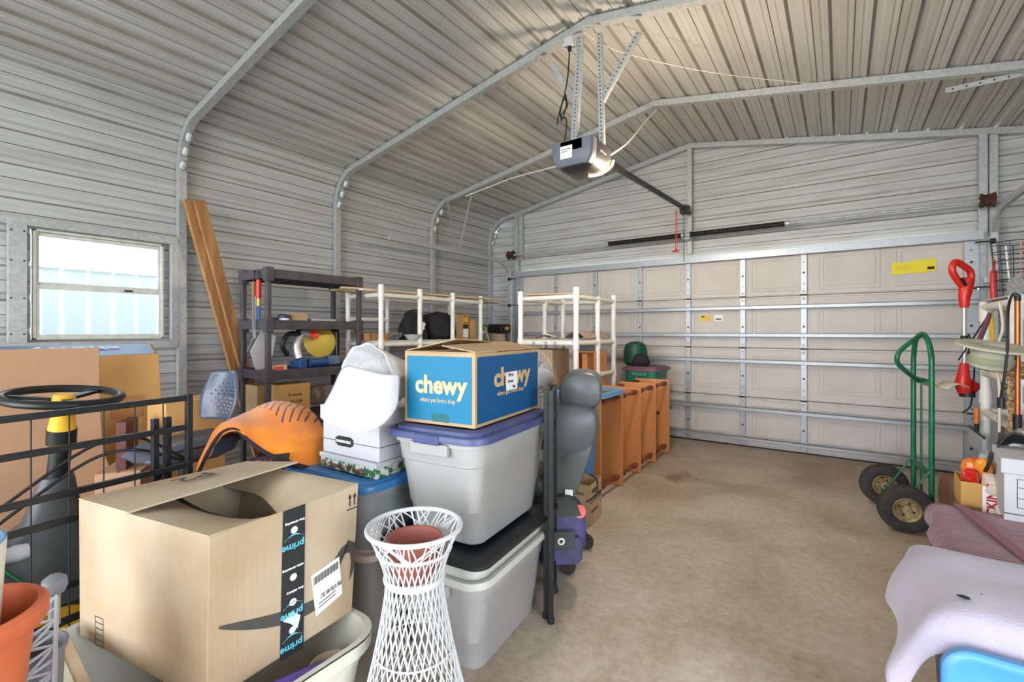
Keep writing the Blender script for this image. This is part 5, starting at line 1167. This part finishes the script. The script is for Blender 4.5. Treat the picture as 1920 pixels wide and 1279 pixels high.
# ================================================================ RIGHT SIDE
YR_ = (-.33, .33); XR_ = (-.25, .25); rl = []
for z in (1.44, 1.0, .74, .30):
    for x in XR_: rl.append(((x, YR_[0], z), (x, YR_[1], z)))
    for y in YR_: rl.append(((XR_[0], y, z), (XR_[1], y, z)))
rr_ = pipe_rack('pipe_rack', 'white pipe rack of garden tools by the right wall', (1.045, 4.04, 0), XR_, YR_, [[1.47, 1.47], [1.47, 1.47]], rl, .028)
MB().b2((-.27, -.34, 1.475), (.27, .36, 1.485), LGREYP).build('shelf_board', rr_); MB().b2((-.25, -.33, 1.022), (.25, .33, 1.03), LGREYP).build('shelf_board', rr_); MB().b2((-.25, -.33, .322), (.25, .33, .33), LGREYP).build('shelf_board', rr_)
MB().b2((.0, -.30, .33), (.22, .31, .98), mat('dark backing', (60, 56, 56), .8)).build('back_panel', rr_)
Xr, Yr = Vector((.8168, .5767, 0)), Vector((-.5767, .8168, 0))
def W3(o, a_, b__, z): return Vector(o) + Xr * a_ + Yr * b__ + Vector((0, 0, z))
# trimmer
tm = thing('string_trimmer', 'red string trimmer with silver shaft hanging at the end of the white pipe rack', 'string trimmer', (.695, 4.40, .84))
OO = (0, 0, 0); w3 = lambda a_, b__, z: W3(OO, a_, b__, z)
MB().cyl(w3(0, 0, .18), w3(0, 0, .66), .0125, SILV, 14).build('shaft', tm, smooth=True)
MB().cyl(w3(0, 0, .36), w3(0, 0, .41), .020, BLACK, 14).build('collar', tm, smooth=True)
MB().tube([w3(0, 0, .60), w3(0, 0, .67), w3(.01, 0, .73), w3(.03, 0, .80)], [.024, .032, .038, .034], RED, 14).build('handle_neck', tm, smooth=True)
MB().tube(smooth_path([w3(.015, 0, .72), w3(-.03, 0, .77), w3(-.08, 0, .845), w3(-.075, 0, .90), w3(-.05, 0, .915), w3(.0, 0, .885), w3(.04, 0, .85), w3(.045, 0, .80), w3(.03, 0, .74)], 5), .021, RED, 10).build('handle_loop', tm, smooth=True)
MB().bar(w3(-.045, -.02, .80), w3(-.01, -.02, .75), .02, .02, BLACK).build('trigger', tm, bevel=.004)
MB().tube([w3(0, 0, .22), w3(-.005, 0, .14), w3(-.012, 0, .08), w3(.0, 0, .02)], [.024, .034, .044, .036], RED, 14).build('lower_housing', tm, smooth=True)
MB().tube([w3(.03, .0, .07), w3(.075, .0, .05)], [.044, .036], REDD, 16).build('motor_cap', tm, smooth=True)
MB().cyl(w3(.02, -.0, -.01), w3(.02, 0, .02), .042, BLACK, 18).build('spool', tm, smooth=True)
MB().grid([[w3(-.16 + .15 * t_ / 6, -.05 + .10 * s_, .045 + .035 * sin(t_ / 6 * pi * .9) + .01 * s_) for s_ in (0, 1)] for t_ in range(7)], mat('worn guard', (206, 198, 180), .6)).build('guard', tm, smooth=True, solid=.006)
MB().tube(smooth_path([w3(.03, 0, .42), w3(.06, 0, .32), w3(.04, .01, .24), w3(.03, 0, .30), w3(.05, 0, .36), w3(.07, 0, .2), w3(.055, 0, .0), w3(.04, 0, -.08), w3(.0, .01, -.12)], 5), .005, BLACK, 6).build('cord', tm, smooth=True)
# hat
hat = thing('sun_hat', 'khaki wide brimmed sun hat hanging on the right pipe rack', 'hat', (.64, 3.45, 1.09)); 
Rh = Matrix.Rotation(radians(8), 3, 'Y') @ Matrix.Rotation(radians(10), 3, 'X')
MB().lathe([(.070, .115), (.11, .125), (.15, .118), (.156, .108), (.152, .106), (.11, .113), (.07, .10)], HATM, (0, 0, 0), 40, Rh, sxy=(1, 1)).build('brim', hat, smooth=True)
MB().lathe([(.072, .115), (.080, .08), (.085, .03), (.075, .0), (.05, -.012), (0, -.014)], HATM, (0, 0, 0), 32, Rh).build('crown', hat, smooth=True)
MB().lathe([(.084, .06), (.089, .05), (.089, .03), (.085, .02)], mat('hat band', (146, 148, 124), .9), (0, 0, 0), 32, Rh).build('band', hat, smooth=True)
# things on the top
bs = thing('wire_basket', 'dark wire basket of stakes on top of the right pipe rack', 'basket', (.93, 4.28, 1.486))
m = MB()
for k in range(12):
    a_ = 2 * pi * k / 12; m.tube([(.10 * cos(a_), .10 * sin(a_), 0), (.13 * cos(a_), .13 * sin(a_), .36)], .003, BLACKP, 5)
for z in (0, .06, .12, .18, .24, .30, .36): m.tube([((.10 + .03 * z / .36) * cos(2 * pi * k / 24), (.10 + .03 * z / .36) * sin(2 * pi * k / 24), z) for k in range(24)], .003, BLACKP, 5, closed=True)
m.build('wires', bs)
for k, (dx, dy, hh_, mm) in enumerate(((-.04, -.02, .34, PVC), (.0, -.04, .38, mat('pink tag', (200, 140, 140), .6)), (.03, .0, .40, mat('pale green stake', (150, 190, 176), .6)), (.05, .04, .30, PVC))):
    MB().cyl((dx, dy, .005), (dx * 1.6, dy, hh_), .005, mm, 8).build('stake', bs)
sp_ = thing('label_spool', 'grey spool with red and white label at the edge of the right pipe rack top', 'spool', (.905, 3.93, 1.486), radians(35))
MB().cyl((-.09, 0, .055), (-.02, 0, .055), .055, mat('speckled grey', (150, 152, 154), .6, 0, (110, 112, 116), 90), 28).build('end', sp_, smooth=True)
MB().cyl((-.02, 0, .055), (.12, 0, .055), .052, mat('label red', (186, 60, 60), .5), 28).cyl((.0, 0, .0545), (.10, 0, .0545), .0528, PAPER, 28).build('label', sp_, smooth=True)
simple('red_bottle', MB().lathe([(0, 0), (.018, 0), (.018, .18), (.008, .2), (.008, .26), (0, .27)], RED, (0, 0, 0), 16), 'slim red bottle standing at the corner of the right pipe rack top', 'bottle', (.825, 4.33, 1.486), smooth=True)
MB_ = MB().b2((-.05, -.04, 0), (.05, .04, .20), LGREYP); simple('grey_box', MB_, 'grey electrical box on the garage door jamb', 'box', (1.0, 4.33 + .15, 1.486), bevel=.004)
# poles and cords hanging from the rack
cp = thing('copper_pole', 'copper coloured pole with dark tip hanging on the right pipe rack', 'pole', (.765, 3.55, .78))
MB().cyl((0, 0, .06), (0, 0, .66), .012, COPPER, 14).build('pole', cp, smooth=True); MB().cyl((0, 0, -.02), (0, 0, .06), .018, BLACK, 12).build('tip', cp, smooth=True); MB().cyl((0, 0, .66), (0, 0, .69), .014, BLACK, 12).build('cap', cp, smooth=True)
rp = MB()
for k in range(34): rp.lathe([(0, -.010), (.012, -.006), (.014, 0), (.012, .006), (0, .010)], ROPE, (.004 * sin(k), .004 * cos(k * 1.3), .70 + k * .0105), 8)
for k in range(22): a_ = k * 2.4; rp.lathe([(0, -.012), (.014, -.006), (.016, 0), (.014, .006), (0, .012)], ROPE, (.03 * cos(a_) + .015, .03 * sin(a_), 1.03 + .0035 * k), 8)
o = rp.build('braided_rope', smooth=True); o.location = (.765, 3.665, 0); tag(o, 'braided tan and brown rope knotted and hanging on the right pipe rack', 'rope')
o = MB().tube(smooth_path([(.80, 3.70, 1.482), (.74, 3.52, 1.47), (.685, 3.33, 1.38), (.675, 3.29, 1.2), (.66, 3.27, 1.05), (.65, 3.28, .95)], 5), .006, BLACK, 8).cyl((.65, 3.28, .90), (.65, 3.28, .95), .014, BLACK, 10).build('extension_cord', smooth=True); localize(o); tag(o, 'black extension cord hanging down in front of the sun hat', 'cord')
simple('cream_cord', MB().tube(smooth_path([(0, 0, .45), (.01, -.02, .30), (-.01, .02, .15), (.0, 0, -.05), (0, 0, -.30)], 5), .007, CREAMF, 8), 'cream cord hanging from the right pipe rack top rail', 'cord', (.745, 3.79, 1.0), smooth=True)
simple('hand_shears', MB().bar((0, 0, .25), (-.05, .08, .03), .02, .02, MAUVE).bar((0, .02, .25), (-.12, .15, -.05), .008, .008, BLACK).bar((0, .0, .25), (.02, .06, .08), .02, .012, YEL), 'mauve and yellow handled shears hanging above the sun hat', 'shears', (.745, 3.98, 1.14), bevel=.003)
simple('white_bucket', MB().lathe([(0, 0), (.045, 0), (.055, .10), (.058, .10), (.05, .0)], WHITE, (0, 0, 0), 24), 'small white pot beside the rope on the right pipe rack', 'pot', (.84, 3.75, .772), smooth=True)
simple('red_jar', MB().lathe([(0, 0), (.042, 0), (.045, .01), (.045, .075), (.03, .09), (0, .092)], RED, (0, 0, 0), 24), 'red jar on the low shelf of the right pipe rack', 'jar', (.86, 3.62, .772), smooth=True)
simple('tool_tray', MB().b2((-.10, -.36, 0), (.12, .14, .022), LGREYP), 'pale tray under the red jar on the right pipe rack', 'tray', (.86, 3.80, .748), bevel=.006)
simple('dark_bucket', MB().lathe([(0, 0), (.07, 0), (.09, .18), (.095, .18), (.08, .01)], BLACK, (0, 0, 0), 24), 'black bucket inside the right pipe rack', 'bucket', (.95, 4.02, .335), smooth=True)
simple('orange_handle', MB().cyl((0, 0, 0), (0, 0, .05), .012, BLACK, 10).cyl((0, 0, .05), (0, 0, .15), .015, mat('orange handle', (216, 120, 50), .5), 12), 'short orange handled tool by the foot of the right pipe rack', 'hand tool', (.735, 4.28, .62), smooth=True)
simple('wire_tray', MB().bar((0, -.1, 0), (0, .3, 0), .012, .012, DARKST).b2((-.01, -.1, -.1), (.01, .3, 0), GALV), 'grey metal tray edge under the orange handled tool', 'tray', (.735, 4.18, .61))
# kraft bag, banker box, bag
kb = thing('kraft_bag', 'open brown packing carton full of colourful wrappers by the file box', 'box', (.565, 3.165, 0), radians(-2))
m = MB(); w_, d_, h_, t_ = .18, .20, .56, .004
for s_ in (-1, 1): m.b2((s_ * w_ / 2, -d_ / 2, 0), (s_ * (w_ / 2 - t_), d_ / 2, h_), KRAFT); m.b2((-w_ / 2, s_ * d_ / 2, 0), (w_ / 2, s_ * (d_ / 2 - t_), h_), KRAFT)
m.b2((-w_ / 2, -d_ / 2, 0), (w_ / 2, d_ / 2, .45), KRAFT); m.build('body', kb, bevel=.003)
MB().b2((-.015, -d_ / 2 - .0015, .12), (.042, -d_ / 2 + .001, .552), PAPER).build('tape', kb); MB().text('PACKING', .048, REDD, (.032, -d_ / 2 - .002, .36), (0, 0, 1), (-1, 0, 0), bold=.0015).build('lettering', kb)
MB().bar((-.03, -.05, .50), (-.055, -.10, .62), .04, .03, RED).build('wrapper', kb, bevel=.006)
for k, (x, y, z, cc_) in enumerate(((-.04, .02, .60, (224, 120, 40)), (.0, -.02, .62, (232, 150, 50)), (-.05, -.05, .57, (190, 50, 40)), (.04, .03, .58, (90, 50, 130)), (.05, -.03, .56, (96, 44, 140)), (-.01, .06, .60, (210, 90, 50)), (.02, -.07, .55, (220, 206, 190)))):
    mm = mat('wrapper %d' % k, cc_, .35); MB().lathe([(0, -.07), (.03, -.05), (.038, 0), (.03, .035), (.008, .05), (0, .05)], mm, (x, y, z), 9, Matrix.Rotation(.4 * k, 3, 'X')).build('wrapper', kb)
bd = thing('file_box', 'white cardboard file box with lid on the right, beside the packing carton', 'box', (.775, 2.965, .475), radians(-6))
MB().b2((-.19, -.155, 0), (.19, .155, .22), WHITE).build('body', bd, bevel=.004); MB().b2((-.20, -.165, .20), (.20, .165, .265), WHITE).build('lid', bd, bevel=.006)
m = MB()
for z in (.06, .10, .145, .18): m.b2((-.15, -.1562, z), (.15, -.1552, z + .0025), INKG)
m.b2((-.152, -.1562, .06), (-.149, -.1552, .182), INKG); m.b2((-.19, -.1562, .03), (-.02, -.1552, .034), INKG); m.b2((-.01, -.1568, .018), (.09, -.1552, .046), INK); m.build('form_print', bd)
MB().b2((-.205 + .0, -.1575, .0), (-.19, -.1565, .001), WHITE).build('edge', bd)
lw = thing('white_carton', 'white carton under the right file box behind the plum towel', 'box', (.79, 2.98, 0), radians(-6)); MB().b2((-.21, -.075, 0), (.21, .17, .47), PAPER).build('body', lw, bevel=.006)
cloth('black_bag', [[(.56 + .06 * i, 3.07 + .035 * j - .01 * i, (.80 + .03 * sin(i * 1.3 + j)) - (.20 * max(0, 1 - i) ** 1) - .01 * j) for j in range(6)] for i in range(9)], BLACK, 'black plastic bag slumped over the back of the right file box', 'bag', solid=.006, amp=.02, fr_=14)
# boots
bo = thing('work_boot', 'tall brown and black boot standing beside the packing carton', 'boot', (.50, 3.44, 0), radians(30))
MB().loft([[(p[0], p[1], p[2]) for p in rr(w__, d__, .04, z, 5, cx, 0)] for z, w__, d__, cx in ((0, .09, .27, 0), (.03, .10, .28, 0), (.07, .095, .24, .0), (.10, .09, .12, .0), (.22, .085, .11, 0), (.34, .095, .12, 0), (.40, .10, .13, 0), (.46, .09, .12, 0), (.5, .06, .09, 0))], mat('boot brown black', (70, 56, 50), .6, 0, (110, 66, 44), 7), True, True).build('shaft', bo, smooth=True)
MB().b2((-.05, -.14, 0), (.05, .14, .025), BLACK).build('sole', bo, bevel=.006); MB().lathe([(0, 0), (.05, .0), (.065, .02), (.06, .05), (0, .055)], BLACK, (.10, -.03, .50), 20).cyl((.10, -.03, 0), (.10, -.03, .51), .012, BLACK, 10).build('stand', bo, smooth=True)

# ---- towels over bins in the near right corner
tote('storage_bin', 'bin hidden under the plum towel', (.64, 2.56, 0), 0, .56, .60, .42, TGREY2, REDD, .9)
def towel_rows(x0, x1, y0, y1, z, left, front, nx=12, ny=12, wob=.012, skew=0.):
    rows = []
    for j in range(ny + 1):
        t_ = j / ny; y = y0 + (y1 - y0) * t_; row = []
        for i in range(nx + 1):
            s_ = i / nx; x = x0 + (x1 - x0) * s_ + skew * t_; row.append((x, y, z + wob * sin(3.1 * s_ * 3 + 2 * t_) + wob * .7 * sin(7 * t_ + 4 * s_)))
        e = row[0]; L = left * (.75 + .25 * sin(2.2 * t_ * pi + .6)); row = [(e[0] - .035 + .02 * sin(9 * t_), e[1] - .0, e[2] - L), (e[0] - .035 + .022 * sin(9 * t_ + .5), e[1], e[2] - L * .55), (e[0] - .022 + .006 * sin(9 * t_), e[1], e[2] - L * .15)] + row
        rows.append(row)
    if front:
        r0 = rows[0]; rows = [[(p[0], p[1] - .03, p[2] - front) for p in r0], [(p[0], p[1] - .03, p[2] - front * .5) for p in r0], [(p[0], p[1] - .018, p[2] - front * .12) for p in r0]] + rows
    return rows
tw = thing('towel', 'plum coloured ribbed towel spread over a bin on the right', 'towel', (.64, 2.56, .45)); TO = Vector((.64, 2.56, .45))
cloth('terry', [[Vector(p) - TO for p in r_] for r_ in towel_rows(.36, .98, 2.27, 2.90, .468, .10, .08, wob=.007)], TOWELP, '', '', sub=1, solid=.018, parent=tw)
MB().grid([[Vector((.52 + .04 * i - .10 * (j / 8), 2.27 + .63 * j / 8, .492)) - TO for i in range(2)] for j in range(9)], mat('plum band', (140, 98, 112), .9)).build('woven_band', tw, solid=.003)
tote('storage_bin', 'navy storage bin under the lavender towel in the near right corner', (.51, 1.875, 0), 0, .60, .48, .51, NAVY, NAVY, .90)
tw = thing('towel', 'pale lavender towel with a small black mark, draped over the navy bin', 'towel', (.5, 1.85, .5)); TO = Vector((.5, 1.85, .5))
rows = []
NX, NY = 12, 10
for j in range(NY + 1):
    t_ = j / NY; y = 1.60 + .50 * t_; row = []
    L = .10 + .08 * (1 - t_) ** 2 - .02 * sin(pi * t_ * 2)
    xe = .205 + .012 * sin(8 * t_)
    row += [(xe - .105 + .012 * sin(7 * t_) + .07 * t_, y - .015, .565 - L), (xe - .078 + .014 * sin(7 * t_ + .3) + .04 * t_, y - .01, .565 - L * .7), (xe - .044 + .010 * sin(7 * t_) + .015 * t_, y - .005, .565 - L * .35), (xe - .012, y, .557)]
    for i in range(1, NX + 1):
        s_ = i / NX; row.append((xe + (.86 - xe) * s_, y, .572 + .010 * sin(5 * s_ + 3 * t_) + .006 * sin(11 * t_ - 5 * s_) - .012 * t_ ** 3))
    rows.append(row)
front = [[(p[0] + (.0 if p[2] > .5 else .01), p[1] - .02, p[2] - .085) for i, p in enumerate(rows[0])], [(p[0], p[1] - .015, p[2] - .04) for p in rows[0]]]
back = [[(p[0], p[1] + .03, p[2] - .06) for p in rows[-1]]]
cloth('terry', [[Vector(p) - TO for p in r_] for r_ in (front + rows + back)], TOWEL, '', '', sub=2, solid=.012, parent=tw)
mk = MB(); mk.prism([(0, 0), (.012, -.006), (.022, 0), (.02, .01), (.008, .014), (-.004, .008)], INK, (.252, 1.655, .590), (1, 0, 0), (0, 1, 0), .002).prism([(0, 0), (.004, 0), (.004, .004), (0, .004)], INK, (.30, 1.70, .590), (1, 0, 0), (0, 1, 0), .002)
o = mk.build('black_mark', tw); o.location = -TO
# sky blue bin lid standing on edge in front of the navy bin
sl = thing('bin_lid', 'sky blue bin lid standing on its edge in the near right corner', 'lid', (.575, 1.50, 0)); sl.rotation_euler = (radians(-4), 0, 0)
def up_ring(w_, d_, r_, y_): return [(p[0], y_, p[1] + .262) for p in rr(w_, d_, r_, 0, 6)]
m = MB(); m.loft([up_ring(.74, .50, .05, .012), up_ring(.75, .52, .06, .010), up_ring(.75, .52, .06, -.012), up_ring(.735, .505, .055, -.018), up_ring(.71, .48, .05, -.018), up_ring(.70, .47, .05, -.014), up_ring(.60, .36, .04, -.014), up_ring(.585, .345, .04, -.022), up_ring(.4, .2, .03, -.022)], SKYB, True, True)
m.build('panel', sl, smooth=True, angle=40)
for k in range(2): MB().b2((-.16 + k * .24, -.030, .10), (.04 + k * .24, -.021, .40), SKYB).build('raised_rib', sl, bevel=.004)

# ---------------------------------------------------------------- repeats share a group
GROUPS = {'storage_bin': 'plastic storage bins', 'pipe_rack': 'white pipe racks', 'conduit': 'white cables at the opener', 'board': 'boards on the pipe racks',
          'lumber_board': 'leaning lumber boards', 'file_box': 'white file boxes', 'door_track': 'garage door tracks', 'track_hanger': 'track hangers', 'foam_sheet': 'white foam sheets',
          'corner_carton': 'cartons in the far left corner', 'small_box': 'small boxes on the shelving unit', 'wire_gate': 'black wire gates', 'towel': 'towels over bins', 'printed_carton': 'blue printed cartons'}
for o in C.objects:
    k = o.name.split('.')[0]
    if o.parent is None and k in GROUPS and 'label' in o: o['group'] = GROUPS[k]
